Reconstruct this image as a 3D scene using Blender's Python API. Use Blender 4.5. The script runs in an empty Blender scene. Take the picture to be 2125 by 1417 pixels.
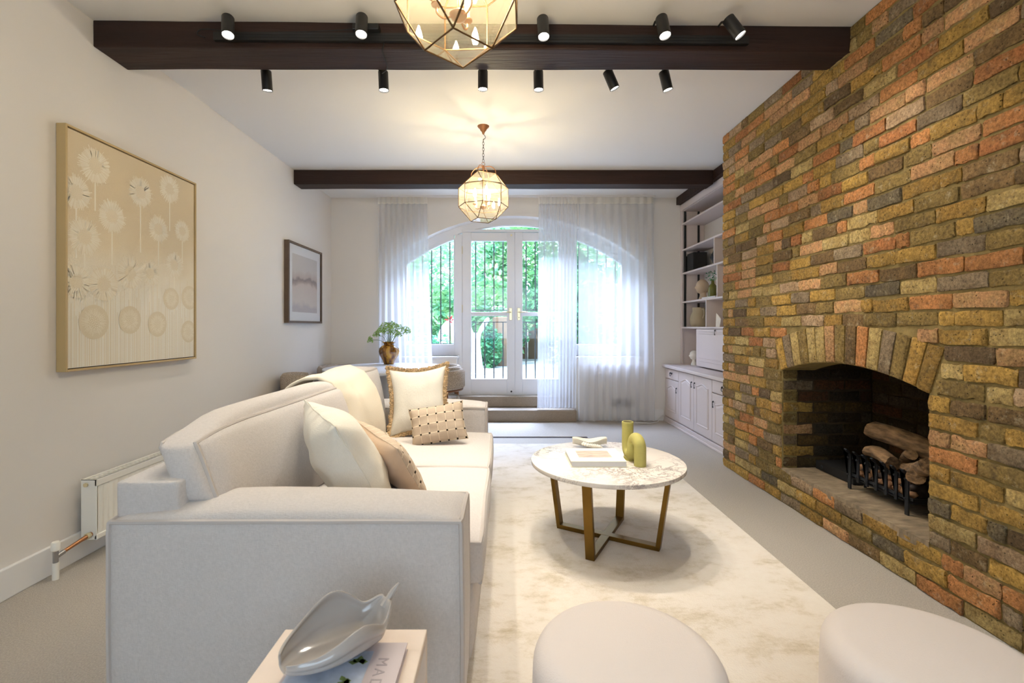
import bpy, math, random
from mathutils import Vector, Matrix, noise
random.seed(7)
PI = math.pi
S = bpy.context.scene
C = S.collection

def lin(c):
    c = c / 255.0
    return c / 12.92 if c <= 0.04045 else ((c + 0.055) / 1.055) ** 2.4
def rgb(r, g, b):
    return (lin(r), lin(g), lin(b), 1.0)

# ------------------------------------------------------------------ camera
F, VX, HY = 972.0, 1045.0, 677.0
cam_d = bpy.data.cameras.new('camera')
cam = bpy.data.objects.new('camera', cam_d); C.objects.link(cam)
cam.location = (0, 0, 1.2); cam.rotation_euler = (PI / 2, 0, 0)
cam_d.sensor_width = 36; cam_d.lens = F / 2125 * 36
cam_d.shift_x = (1062.5 - VX) / 2125
cam_d.shift_y = -(708.5 - HY) / 2125
cam_d.clip_start = 0.05; cam_d.clip_end = 200
cam_d.dof.use_dof = True; cam_d.dof.focus_distance = 2.9; cam_d.dof.aperture_fstop = 4.5
S.camera = cam

# ------------------------------------------------------------------ colour management, sky, daylight
S.view_settings.view_transform = 'Standard'; S.view_settings.look = 'None'
S.view_settings.gamma = 1.0; S.view_settings.use_curve_mapping = False
S.view_settings.exposure = 0.21
S.cycles.use_denoising = True
S.cycles.max_bounces = 10; S.cycles.diffuse_bounces = 5; S.cycles.transparent_max_bounces = 24
S.cycles.transmission_bounces = 8; S.cycles.glossy_bounces = 3
S.cycles.caustics_reflective = False; S.cycles.caustics_refractive = False
S.cycles.sample_clamp_indirect = 6.0; S.cycles.blur_glossy = 0.5
W = bpy.data.worlds.new('sky'); S.world = W; W.use_nodes = True
bg = W.node_tree.nodes['Background']
bg.inputs['Color'].default_value = (0.62, 0.82, 1.0, 1)
bg.inputs['Strength'].default_value = 4.0

def lamp(kind, name, loc, energy, color=(1, 1, 1), rot=(0, 0, 0), **kw):
    d = bpy.data.lights.new(name, kind); d.energy = energy; d.color = color
    for k, v in kw.items(): setattr(d, k, v)
    o = bpy.data.objects.new(name, d); C.objects.link(o); o.location = loc; o.rotation_euler = rot
    return o
sun = lamp('SUN', 'sun', (0, 0, 10), 5.5, (1.0, 0.96, 0.86), (math.radians(36), 0, math.radians(-35)), angle=0.02)
# daylight through the arched window, and an added fill lamp at the camera's end of the room
day = lamp('AREA', 'daylight_garden', (0.14, 8.0, 4.9), 2900, (0.56, 0.68, 1.0), (math.radians(-36), 0, 0), shape='RECTANGLE', size=4.0, size_y=2.0)
back = lamp('AREA', 'rear_fill_light', (-0.2, -1.92, 1.6), 6.5, (0.90, 0.86, 1.0), (PI / 2, 0, 0), shape='RECTANGLE', size=2.4, size_y=1.5)  # added fill lamp, unseen, brightens the near side of the room
SPOT_W, BULB_S = 34.0, 580.0

# ------------------------------------------------------------------ materials
MATS = {}
def nodes_of(m):
    return m.node_tree.nodes, m.node_tree.links
def mat(name, col, rough=0.6, metal=0.0, spec=0.5, bump=0.0, scale=50.0, var=0.0, vscale=6.0, detail=4.0, emit=None, estr=0.0, sheen=0.0, stretch=None, coord='Object'):
    m = bpy.data.materials.new(name); m.use_nodes = True
    n, l = nodes_of(m); b = n['Principled BSDF']
    b.inputs['Base Color'].default_value = col
    b.inputs['Roughness'].default_value = rough; b.inputs['Metallic'].default_value = metal
    b.inputs['Specular IOR Level'].default_value = spec
    if sheen: b.inputs['Sheen Weight'].default_value = sheen
    if emit: b.inputs['Emission Color'].default_value = emit; b.inputs['Emission Strength'].default_value = estr
    tc = n.new('ShaderNodeTexCoord'); mp = n.new('ShaderNodeMapping')
    l.new(tc.outputs[coord], mp.inputs[0])
    if stretch: mp.inputs['Scale'].default_value = stretch
    if var > 0:
        t = n.new('ShaderNodeTexNoise'); t.inputs['Scale'].default_value = vscale; t.inputs['Detail'].default_value = detail
        l.new(mp.outputs[0], t.inputs['Vector'])
        mx = n.new('ShaderNodeMix'); mx.data_type = 'RGBA'
        mx.inputs[6].default_value = tuple(c * (1 - var) for c in col[:3]) + (1,)
        mx.inputs[7].default_value = tuple(min(1, c * (1 + var)) for c in col[:3]) + (1,)
        rp = n.new('ShaderNodeMapRange'); rp.inputs[1].default_value = 0.3; rp.inputs[2].default_value = 0.7
        l.new(t.outputs[0], rp.inputs[0]); l.new(rp.outputs[0], mx.inputs[0]); l.new(mx.outputs[2], b.inputs['Base Color'])
    if bump > 0:
        t2 = n.new('ShaderNodeTexNoise'); t2.inputs['Scale'].default_value = scale; t2.inputs['Detail'].default_value = 5
        l.new(mp.outputs[0], t2.inputs['Vector'])
        bp = n.new('ShaderNodeBump'); bp.inputs['Strength'].default_value = bump; bp.inputs['Distance'].default_value = 0.01
        l.new(t2.outputs[0], bp.inputs['Height']); l.new(bp.outputs[0], b.inputs['Normal'])
    MATS[name] = m
    return m
def ramp(n, stops):
    r = n.new('ShaderNodeValToRGB')
    e = r.color_ramp.elements
    while len(e) < len(stops): e.new(0.5)
    for k, (p, c) in enumerate(stops):
        e[k].position = p; e[k].color = c
    return r

wall_m = mat('wall paint', rgb(226, 220, 213), 0.7, bump=0.04, scale=120)
ceil_m = mat('ceiling paint', rgb(231, 228, 223), 0.8, bump=0.03, scale=90)
trim_m = mat('white gloss trim', rgb(232, 230, 228), 0.35)
frame_m = mat('white window paint', rgb(226, 226, 230), 0.35)
carpet_m = mat('carpet', rgb(192, 183, 171), 0.95, bump=0.9, scale=260, var=0.14, vscale=170, detail=3, spec=0.1)
stair_m = mat('stair carpet', rgb(168, 154, 138), 0.95, bump=0.9, scale=240, var=0.14, vscale=150, detail=3, spec=0.1)
beam_m = mat('dark stained oak', rgb(44, 27, 21), 0.6, spec=0.3, bump=0.35, scale=18, var=0.35, vscale=5, stretch=(0.25, 3, 3))
black_m = mat('black metal', rgb(18, 18, 20), 0.45)
black_matte = mat('matte black', rgb(16, 16, 18), 0.7)
iron_m = mat('cast iron', rgb(34, 36, 40), 0.5, metal=0.4, bump=0.2, scale=60)
linen_m = mat('oatmeal linen', rgb(209, 202, 197), 0.92, bump=0.3, scale=420, var=0.07, vscale=330, detail=2, spec=0.15, sheen=0.15)
pipe_m = mat('linen piping', rgb(196, 188, 182), 0.9, spec=0.1)
cream_m = mat('cream cotton', rgb(236, 230, 216), 0.85, bump=0.12, scale=200, spec=0.15)
throw_m = mat('cream throw wool', rgb(230, 219, 198), 0.95, bump=0.3, scale=300, spec=0.1, sheen=0.2)
fringe_m = mat('tan fringe', rgb(198, 170, 132), 0.9, var=0.45, vscale=90, bump=0.6, scale=150, spec=0.1)
brass_m = mat('antique brass', rgb(120, 92, 40), 0.38, metal=0.85, var=0.12, vscale=9)
steel_m = mat('aged bronze underside', rgb(96, 92, 88), 0.3, metal=0.8)
gold_m = mat('polished brass', rgb(226, 214, 178), 0.3, metal=0.8)
copper_m = mat('copper', rgb(184, 132, 94), 0.35, metal=0.85)
darkbrass_m = mat('darkened brass strips', rgb(96, 68, 36), 0.4, metal=0.7)
chain_m = mat('dark bronze chain', rgb(58, 44, 34), 0.45, metal=0.6)
ivory_m = mat('ivory candle tube', rgb(240, 214, 170), 0.5)
vase_m = mat('olive green ceramic', rgb(176, 168, 96), 0.75, bump=0.1, scale=160, var=0.06, vscale=30)
shade_m = mat('pale pink bouclette', rgb(230, 219, 212), 0.95, bump=0.2, scale=300, spec=0.1, sheen=0.2)
unit_m = mat('blush painted joinery', rgb(208, 195, 190), 0.5)
hearth_m = mat('stone hearth', rgb(140, 122, 98), 0.95, bump=1.0, scale=26, var=0.38, vscale=11, detail=9, stretch=(1, 2.2, 1))
log_m = mat('ceramic log bark', rgb(116, 90, 62), 0.95, bump=1.0, scale=20, var=0.6, vscale=12, detail=9, stretch=(4, 1, 4))
coal_m = mat('pale ceramic coal', rgb(176, 132, 96), 0.9, bump=0.5, scale=50, var=0.3, vscale=20)
coald_m = mat('dark ceramic coal', rgb(74, 64, 60), 0.9, bump=0.5, scale=50)
boucle_m = mat('grey brown boucle', rgb(176, 162, 146), 0.98, bump=1.0, scale=110, var=0.35, vscale=110, spec=0.05)
walnut_m = mat('walnut legs', rgb(122, 76, 40), 0.4, var=0.2, vscale=8, stretch=(6, 6, 1))
tabletop_m = mat('white table top', rgb(222, 222, 224), 0.3)
rad_m = mat('radiator enamel', rgb(236, 232, 222), 0.35)
oak_m = mat('pale travertine wood', rgb(234, 216, 200), 0.6, bump=0.15, scale=40, var=0.05, vscale=12)
ceram_m = mat('pale grey glaze', rgb(180, 173, 167), 0.12, var=0.05, vscale=8)
ceram_m.node_tree.nodes['Principled BSDF'].inputs['Coat Weight'].default_value = 0.6
paper_m = mat('white page block', rgb(226, 224, 222), 0.7)
bookw_m = mat('ivory book cover', rgb(240, 236, 214), 0.5)
bookp_m = mat('dusty pink book cover', rgb(206, 192, 192), 0.5)
photo_g = mat('book cover photograph', rgb(196, 204, 220), 0.4, var=0.3, vscale=16)
photo_t = mat('tan architecture photograph', rgb(196, 168, 142), 0.4, var=0.35, vscale=14, stretch=(1, 3, 1))
leafprint_m = mat('printed green leaves', rgb(120, 140, 80), 0.5, var=0.3, vscale=60)
ink_m = mat('grey lettering', rgb(172, 160, 162), 0.6)
stonew_m = mat('white sculpture stone', rgb(160, 165, 172), 0.7)
patio_m = mat('pale patio gravel', rgb(144, 150, 150), 0.9, bump=0.4, scale=40, var=0.15, vscale=5)
fence_m = mat('weathered fence board', rgb(104, 84, 64), 0.9, bump=0.3, scale=20, var=0.2, vscale=4)
bust_m = mat('sand stone bust', rgb(190, 168, 142), 0.85, bump=0.2, scale=60)
pot_m = mat('olive beige stoneware', rgb(164, 148, 118), 0.8, bump=0.2, scale=50)
plaster_m = mat('white plaster ornament', rgb(236, 230, 218), 0.7)
shadowgap_m = mat('painted gap shade', rgb(70, 64, 64), 0.9)  # dark colour painting the shade inside narrow gaps
stem_m = mat('plant stem', rgb(96, 122, 60), 0.6)
umbel_m = mat('green umbel flowers', rgb(140, 172, 84), 0.7, var=0.35, vscale=60)
flower_m = mat('white blossom', rgb(240, 240, 236), 0.6)
red_m = mat('red blossom', rgb(214, 40, 40), 0.6)
bark_m = mat('tree bark', rgb(70, 58, 48), 0.9, bump=0.6, scale=20)
soil_m = mat('dark soil', rgb(60, 60, 56), 0.95)

def weave(m, amt, f=620.0, sl=26.0):
    n, l = nodes_of(m); b = n['Principled BSDF']; tc = n.new('ShaderNodeTexCoord')
    base = tuple(b.inputs['Base Color'].default_value)
    for lk in list(b.inputs['Base Color'].links): l.remove(lk)
    outs = []
    for sc in ((sl, sl, f), (f, sl, sl), (sl, f, sl)):
        mp = n.new('ShaderNodeMapping'); mp.inputs['Scale'].default_value = sc; l.new(tc.outputs['Object'], mp.inputs[0])
        t = n.new('ShaderNodeTexNoise'); t.inputs['Scale'].default_value = 1.0; t.inputs['Detail'].default_value = 2; l.new(mp.outputs[0], t.inputs['Vector']); outs.append(t)
    a = n.new('ShaderNodeMath'); a.operation = 'ADD'; l.new(outs[0].outputs[0], a.inputs[0]); l.new(outs[1].outputs[0], a.inputs[1])
    a2 = n.new('ShaderNodeMath'); a2.operation = 'ADD'; l.new(a.outputs[0], a2.inputs[0]); l.new(outs[2].outputs[0], a2.inputs[1]); a = a2
    r = n.new('ShaderNodeMapRange'); r.inputs[1].default_value = 1.15; r.inputs[2].default_value = 1.85; r.inputs[3].default_value = 1 - amt; r.inputs[4].default_value = 1 + amt * 0.6; l.new(a.outputs[0], r.inputs[0])
    v = n.new('ShaderNodeVectorMath'); v.operation = 'SCALE'; v.inputs[0].default_value = base[:3]; l.new(r.outputs[0], v.inputs['Scale']); l.new(v.outputs[0], b.inputs['Base Color'])
    bp = n.new('ShaderNodeBump'); bp.inputs['Strength'].default_value = 0.5; bp.inputs['Distance'].default_value = 0.002
    l.new(a.outputs[0], bp.inputs['Height'])
    for lk in list(b.inputs['Normal'].links): l.remove(lk)
    l.new(bp.outputs[0], b.inputs['Normal'])
weave(linen_m, 0.07, 520, 90); weave(cream_m, 0.04, 900, 90)

def leaf_mat(name, c1, c2, sc=2.0):
    m = bpy.data.materials.new(name); m.use_nodes = True
    n, l = nodes_of(m); n.clear()
    out = n.new('ShaderNodeOutputMaterial'); tc = n.new('ShaderNodeTexCoord')
    t = n.new('ShaderNodeTexNoise'); t.inputs['Scale'].default_value = sc; t.inputs['Detail'].default_value = 6
    l.new(tc.outputs['Object'], t.inputs['Vector'])
    r = ramp(n, [(0.35, c1), (0.65, c2)]); l.new(t.outputs[0], r.inputs[0])
    d = n.new('ShaderNodeBsdfDiffuse'); tr = n.new('ShaderNodeBsdfTranslucent'); mx = n.new('ShaderNodeMixShader'); mx.inputs[0].default_value = 0.4
    l.new(r.outputs[0], d.inputs[0]); l.new(r.outputs[0], tr.inputs[0])
    l.new(d.outputs[0], mx.inputs[1]); l.new(tr.outputs[0], mx.inputs[2]); l.new(mx.outputs[0], out.inputs[0])
    return m
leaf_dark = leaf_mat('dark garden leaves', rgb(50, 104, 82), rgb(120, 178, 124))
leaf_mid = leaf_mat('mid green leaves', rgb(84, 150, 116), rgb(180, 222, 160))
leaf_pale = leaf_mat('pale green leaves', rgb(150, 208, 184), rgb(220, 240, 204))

def thin_glass(name, tint, gloss=0.08, rough=0.02):
    m = bpy.data.materials.new(name); m.use_nodes = True
    n, l = nodes_of(m); n.clear()
    out = n.new('ShaderNodeOutputMaterial'); tr = n.new('ShaderNodeBsdfTransparent'); g = n.new('ShaderNodeBsdfGlossy'); mx = n.new('ShaderNodeMixShader')
    tr.inputs[0].default_value = tint; g.inputs['Roughness'].default_value = rough
    lw = n.new('ShaderNodeLayerWeight'); lw.inputs[0].default_value = 0.5
    pw = n.new('ShaderNodeMath'); pw.operation = 'POWER'; pw.inputs[1].default_value = 4.0; l.new(lw.outputs['Facing'], pw.inputs[0])
    mr = n.new('ShaderNodeMath'); mr.operation = 'MULTIPLY_ADD'; mr.inputs[1].default_value = 0.7; mr.inputs[2].default_value = gloss + 0.03
    l.new(pw.outputs[0], mr.inputs[0]); l.new(mr.outputs[0], mx.inputs[0])
    l.new(tr.outputs[0], mx.inputs[1]); l.new(g.outputs[0], mx.inputs[2]); l.new(mx.outputs[0], out.inputs[0])
    return m
pane_m = thin_glass('window glass', (0.97, 0.99, 1.0, 1), 0.0)
lantern_glass = thin_glass('antique lantern glass', (1.0, 0.98, 0.90, 1), 0.01, 0.0)
frost_m = thin_glass('picture glass', (1, 1, 1, 1), 0.02)

# lantern glass catches the warm glow of its own bulbs: a little translucent haze in the old glass
def hazy(m, amt, col):
    n, l = nodes_of(m)
    out = [x for x in n if x.type == 'OUTPUT_MATERIAL'][0]; src = out.inputs[0].links[0].from_socket
    tl = n.new('ShaderNodeBsdfTranslucent'); tl.inputs[0].default_value = col
    df = n.new('ShaderNodeBsdfDiffuse'); df.inputs[0].default_value = col
    a = n.new('ShaderNodeMixShader'); a.inputs[0].default_value = 0.3; l.new(tl.outputs[0], a.inputs[1]); l.new(df.outputs[0], a.inputs[2])
    mx = n.new('ShaderNodeMixShader'); mx.inputs[0].default_value = amt
    l.new(src, mx.inputs[1]); l.new(a.outputs[0], mx.inputs[2]); l.new(mx.outputs[0], out.inputs[0])
hazy(lantern_glass, 0.05, (1.0, 0.92, 0.74, 1))

def sheer(name, dens, col):
    m = bpy.data.materials.new(name); m.use_nodes = True
    n, l = nodes_of(m); n.clear()
    out = n.new('ShaderNodeOutputMaterial')
    tr = n.new('ShaderNodeBsdfTransparent'); tl = n.new('ShaderNodeBsdfTranslucent'); df = n.new('ShaderNodeBsdfDiffuse')
    tl.inputs[0].default_value = col; df.inputs[0].default_value = col
    a = n.new('ShaderNodeMixShader'); a.inputs[0].default_value = 0.5; l.new(tl.outputs[0], a.inputs[1]); l.new(df.outputs[0], a.inputs[2])
    lw = n.new('ShaderNodeLayerWeight'); lw.inputs[0].default_value = 0.15
    mr = n.new('ShaderNodeMapRange'); mr.inputs[1].default_value = 0.0; mr.inputs[2].default_value = 1.0; mr.inputs[3].default_value = dens; mr.inputs[4].default_value = 1.0
    l.new(lw.outputs['Facing'], mr.inputs[0])
    mx = n.new('ShaderNodeMixShader'); l.new(mr.outputs[0], mx.inputs[0])
    l.new(tr.outputs[0], mx.inputs[1]); l.new(a.outputs[0], mx.inputs[2]); l.new(mx.outputs[0], out.inputs[0])
    return m
sheer_m = sheer('sheer voile', 0.60, (0.78, 0.78, 0.79, 1))
sheer_top = sheer('voile heading tape', 0.85, (0.90, 0.87, 0.80, 1))

def emission(name, col, s):
    m = bpy.data.materials.new(name); m.use_nodes = True
    n, l = nodes_of(m); n.clear()
    out = n.new('ShaderNodeOutputMaterial'); e = n.new('ShaderNodeEmission'); e.inputs[0].default_value = col; e.inputs[1].default_value = s
    l.new(e.outputs[0], out.inputs[0]); return m
bulb_m = emission('glowing candle bulb', (1.0, 0.83, 0.55, 1), BULB_S)
lens_m = emission('lit spotlight lens', (1.0, 0.93, 0.82, 1), 14)

def marble():
    m = mat('white veined marble', rgb(228, 220, 210), 0.22)
    n, l = nodes_of(m); b = n['Principled BSDF']; tc = n.new('ShaderNodeTexCoord')
    def vein(sc, seed, lo, hi):
        mp = n.new('ShaderNodeMapping'); mp.inputs['Location'].default_value = (seed, seed * 2, 0); l.new(tc.outputs['Object'], mp.inputs[0])
        t = n.new('ShaderNodeTexNoise'); t.inputs['Scale'].default_value = sc; t.inputs['Detail'].default_value = 9; t.inputs['Roughness'].default_value = 0.65; t.inputs['Distortion'].default_value = 1.2
        l.new(mp.outputs[0], t.inputs['Vector'])
        a = n.new('ShaderNodeMath'); a.operation = 'SUBTRACT'; a.inputs[1].default_value = 0.5; l.new(t.outputs[0], a.inputs[0])
        c = n.new('ShaderNodeMath'); c.operation = 'ABSOLUTE'; l.new(a.outputs[0], c.inputs[0])
        r = n.new('ShaderNodeMapRange'); r.inputs[1].default_value = lo; r.inputs[2].default_value = hi; r.inputs[3].default_value = 1; r.inputs[4].default_value = 0
        l.new(c.outputs[0], r.inputs[0]); return r
    v1 = vein(3.0, 3.1, 0.0, 0.022); v2 = vein(9.0, 1.7, 0.0, 0.03)
    ms = n.new('ShaderNodeTexNoise'); ms.inputs['Scale'].default_value = 2.2; l.new(tc.outputs['Object'], ms.inputs['Vector'])
    mr = n.new('ShaderNodeMapRange'); mr.inputs[1].default_value = 0.42; mr.inputs[2].default_value = 0.62; l.new(ms.outputs[0], mr.inputs[0])
    ad = n.new('ShaderNodeMath'); ad.operation = 'MAXIMUM'; l.new(v1.outputs[0], ad.inputs[0]); l.new(v2.outputs[0], ad.inputs[1])
    mu = n.new('ShaderNodeMath'); mu.operation = 'MULTIPLY'; l.new(ad.outputs[0], mu.inputs[0]); l.new(mr.outputs[0], mu.inputs[1])
    mm = n.new('ShaderNodeMath'); mm.operation = 'MULTIPLY'; mm.inputs[1].default_value = 0.85; l.new(mu.outputs[0], mm.inputs[0])
    mx = n.new('ShaderNodeMix'); mx.data_type = 'RGBA'; mx.inputs[6].default_value = rgb(228, 220, 210); mx.inputs[7].default_value = rgb(128, 112, 112)
    l.new(mm.outputs[0], mx.inputs[0]); l.new(mx.outputs[2], b.inputs['Base Color'])
    return m
marble_m = marble()

def rug_mat():
    m = mat('ivory rug pile', rgb(226, 214, 190), 0.85, bump=0.35, scale=150, sheen=0.3, spec=0.15)
    n, l = nodes_of(m); b = n['Principled BSDF']; tc = n.new('ShaderNodeTexCoord')
    t = n.new('ShaderNodeTexNoise'); t.inputs['Scale'].default_value = 4.2; t.inputs['Detail'].default_value = 12; t.inputs['Roughness'].default_value = 0.78; t.inputs['Distortion'].default_value = 0.15
    mp = n.new('ShaderNodeMapping'); mp.inputs['Scale'].default_value = (0.8, 1.3, 1); l.new(tc.outputs['Object'], mp.inputs[0]); l.new(mp.outputs[0], t.inputs['Vector'])
    r = ramp(n, [(0.34, rgb(184, 170, 144)), (0.43, rgb(208, 196, 178)), (0.50, rgb(219, 209, 196)), (0.7, rgb(225, 217, 206))])
    l.new(t.outputs[0], r.inputs[0]); l.new(r.outputs[0], b.inputs['Base Color'])
    return m
rug_m = rug_mat()

def brick_mat(name, c, c2, soot=0.0, amt=0.85):
    m = bpy.data.materials.new(name); m.use_nodes = True
    n, l = nodes_of(m); b = n['Principled BSDF']; b.inputs['Roughness'].default_value = 0.88; b.inputs['Specular IOR Level'].default_value = 0.25
    tc = n.new('ShaderNodeTexCoord'); oi = n.new('ShaderNodeObjectInfo')
    ad = n.new('ShaderNodeVectorMath'); ad.operation = 'ADD'
    ml = n.new('ShaderNodeMath'); ml.operation = 'MULTIPLY'; ml.inputs[1].default_value = 37.0; l.new(oi.outputs['Random'], ml.inputs[0])
    l.new(tc.outputs['Object'], ad.inputs[0]); l.new(ml.outputs[0], ad.inputs[1])
    def noi(sc, det, rough=0.6):
        t = n.new('ShaderNodeTexNoise'); t.inputs['Scale'].default_value = sc; t.inputs['Detail'].default_value = det; t.inputs['Roughness'].default_value = rough
        l.new(ad.outputs[0], t.inputs['Vector']); return t
    big = noi(13, 5); r1 = n.new('ShaderNodeMapRange'); r1.inputs[1].default_value = 0.40; r1.inputs[2].default_value = 0.68; l.new(big.outputs[0], r1.inputs[0])
    r1.inputs[4].default_value = amt
    mx = n.new('ShaderNodeMix'); mx.data_type = 'RGBA'; mx.inputs[6].default_value = c; mx.inputs[7].default_value = c2; l.new(r1.outputs[0], mx.inputs[0])
    fine = noi(70, 6, 0.75); mx2 = n.new('ShaderNodeMix'); mx2.data_type = 'RGBA'; mx2.blend_type = 'MULTIPLY'; mx2.inputs[0].default_value = 1.0
    r2 = ramp(n, [(0.3, (0.36, 0.34, 0.32, 1)), (0.62, (1.38, 1.38, 1.36, 1))]); l.new(fine.outputs[0], r2.inputs[0])
    l.new(mx.outputs[2], mx2.inputs[6]); l.new(r2.outputs[0], mx2.inputs[7])
    pit = n.new('ShaderNodeTexVoronoi'); pit.inputs['Scale'].default_value = 55; l.new(ad.outputs[0], pit.inputs['Vector'])
    pr = n.new('ShaderNodeMapRange'); pr.inputs[1].default_value = 0.10; pr.inputs[2].default_value = 0.22; l.new(pit.outputs['Distance'], pr.inputs[0])
    pn = noi(12, 2); pn2 = n.new('ShaderNodeMapRange'); pn2.inputs[1].default_value = 0.46; pn2.inputs[2].default_value = 0.52; pn2.inputs[3].default_value = 1; pn2.inputs[4].default_value = 0; l.new(pn.outputs[0], pn2.inputs[0])
    pm = n.new('ShaderNodeMath'); pm.operation = 'MAXIMUM'; l.new(pr.outputs[0], pm.inputs[0]); l.new(pn2.outputs[0], pm.inputs[1])
    mx3 = n.new('ShaderNodeMix'); mx3.data_type = 'RGBA'; mx3.inputs[6].default_value = tuple(x * 0.25 for x in c[:3]) + (1,); l.new(mx2.outputs[2], mx3.inputs[7]); l.new(pm.outputs[0], mx3.inputs[0])
    du = noi(19, 8, 0.8); dr = n.new('ShaderNodeMapRange'); dr.inputs[1].default_value = 0.56; dr.inputs[2].default_value = 0.66; dr.inputs[4].default_value = 0.42; l.new(du.outputs[0], dr.inputs[0])
    mxd = n.new('ShaderNodeMix'); mxd.data_type = 'RGBA'; mxd.inputs[7].default_value = rgb(206, 192, 160); l.new(mx3.outputs[2], mxd.inputs[6]); l.new(dr.outputs[0], mxd.inputs[0]); mx3 = mxd
    dk = noi(7, 7, 0.7); dkr = n.new('ShaderNodeMapRange'); dkr.inputs[1].default_value = 0.60; dkr.inputs[2].default_value = 0.70; dkr.inputs[4].default_value = 0.6; l.new(dk.outputs[0], dkr.inputs[0])
    mxk = n.new('ShaderNodeMix'); mxk.data_type = 'RGBA'; mxk.inputs[7].default_value = rgb(74, 60, 48); l.new(mx3.outputs[2], mxk.inputs[6]); l.new(dkr.outputs[0], mxk.inputs[0]); mx3 = mxk
    # per brick brightness
    br = n.new('ShaderNodeMapRange'); br.inputs[3].default_value = 0.78 * (1 - soot); br.inputs[4].default_value = 1.16 * (1 - soot); l.new(oi.outputs['Random'], br.inputs[0])
    mx4 = n.new('ShaderNodeVectorMath'); mx4.operation = 'SCALE'; l.new(mx3.outputs[2], mx4.inputs[0]); l.new(br.outputs[0], mx4.inputs['Scale'])
    l.new(mx4.outputs[0], b.inputs['Base Color'])
    h = n.new('ShaderNodeMath'); h.operation = 'MULTIPLY'; l.new(fine.outputs[0], h.inputs[0]); l.new(pm.outputs[0], h.inputs[1])
    mid = noi(45, 8, 0.8); h2 = n.new('ShaderNodeMath'); h2.operation = 'ADD'; l.new(h.outputs[0], h2.inputs[0]); l.new(mid.outputs[0], h2.inputs[1])
    bp = n.new('ShaderNodeBump'); bp.inputs['Strength'].default_value = 1.0; bp.inputs['Distance'].default_value = 0.007
    l.new(h2.outputs[0], bp.inputs['Height']); l.new(bp.outputs[0], b.inputs['Normal'])
    return m
PAL = [
    ('orange', rgb(214, 142, 88), rgb(186, 128, 78)), ('salmon', rgb(216, 160, 116), rgb(186, 152, 104)), ('terracotta', rgb(182, 112, 70), rgb(140, 98, 62)),
    ('yellow', rgb(202, 160, 80), rgb(156, 124, 64)), ('ochre', rgb(182, 140, 68), rgb(132, 108, 58)), ('straw', rgb(206, 180, 120), rgb(168, 138, 84)),
    ('olive', rgb(148, 124, 72), rgb(110, 92, 58)), ('grey', rgb(150, 132, 112), rgb(116, 98, 80)), ('pink', rgb(196, 166, 136), rgb(160, 126, 96)),
    ('brown', rgb(132, 104, 72), rgb(94, 76, 56)), ('plum', rgb(104, 84, 68), rgb(76, 62, 52)), ('slate', rgb(92, 88, 82), rgb(120, 108, 84)),
]
def soften(c, t=0.20, base=tuple(rgb(150, 122, 66))):
    c = tuple(q * 0.84 for q in c[:3])
    return tuple(c[i] * (1 - t) + base[i] * t for i in range(3)) + (1,)
PAL = [(k, soften(a), soften(b)) for k, a, b in PAL]
BM = {k: brick_mat(k + ' stock brick', a, b) for k, a, b in PAL}
BS = {k: brick_mat('sooted ' + k + ' brick', a, b, soot=0.80) for k, a, b in PAL}
BJ = {k: brick_mat('smoke stained ' + k + ' brick', a, b, soot=0.30) for k, a, b in PAL}
mortar_m = mat('ochre lime mortar', rgb(130, 112, 72), 0.95, bump=0.9, scale=45, var=0.22, vscale=16, spec=0.1)
sootm_m = mat('sooted mortar', rgb(66, 54, 40), 0.95, bump=0.8, scale=30, var=0.3, vscale=8, spec=0.1)
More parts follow.
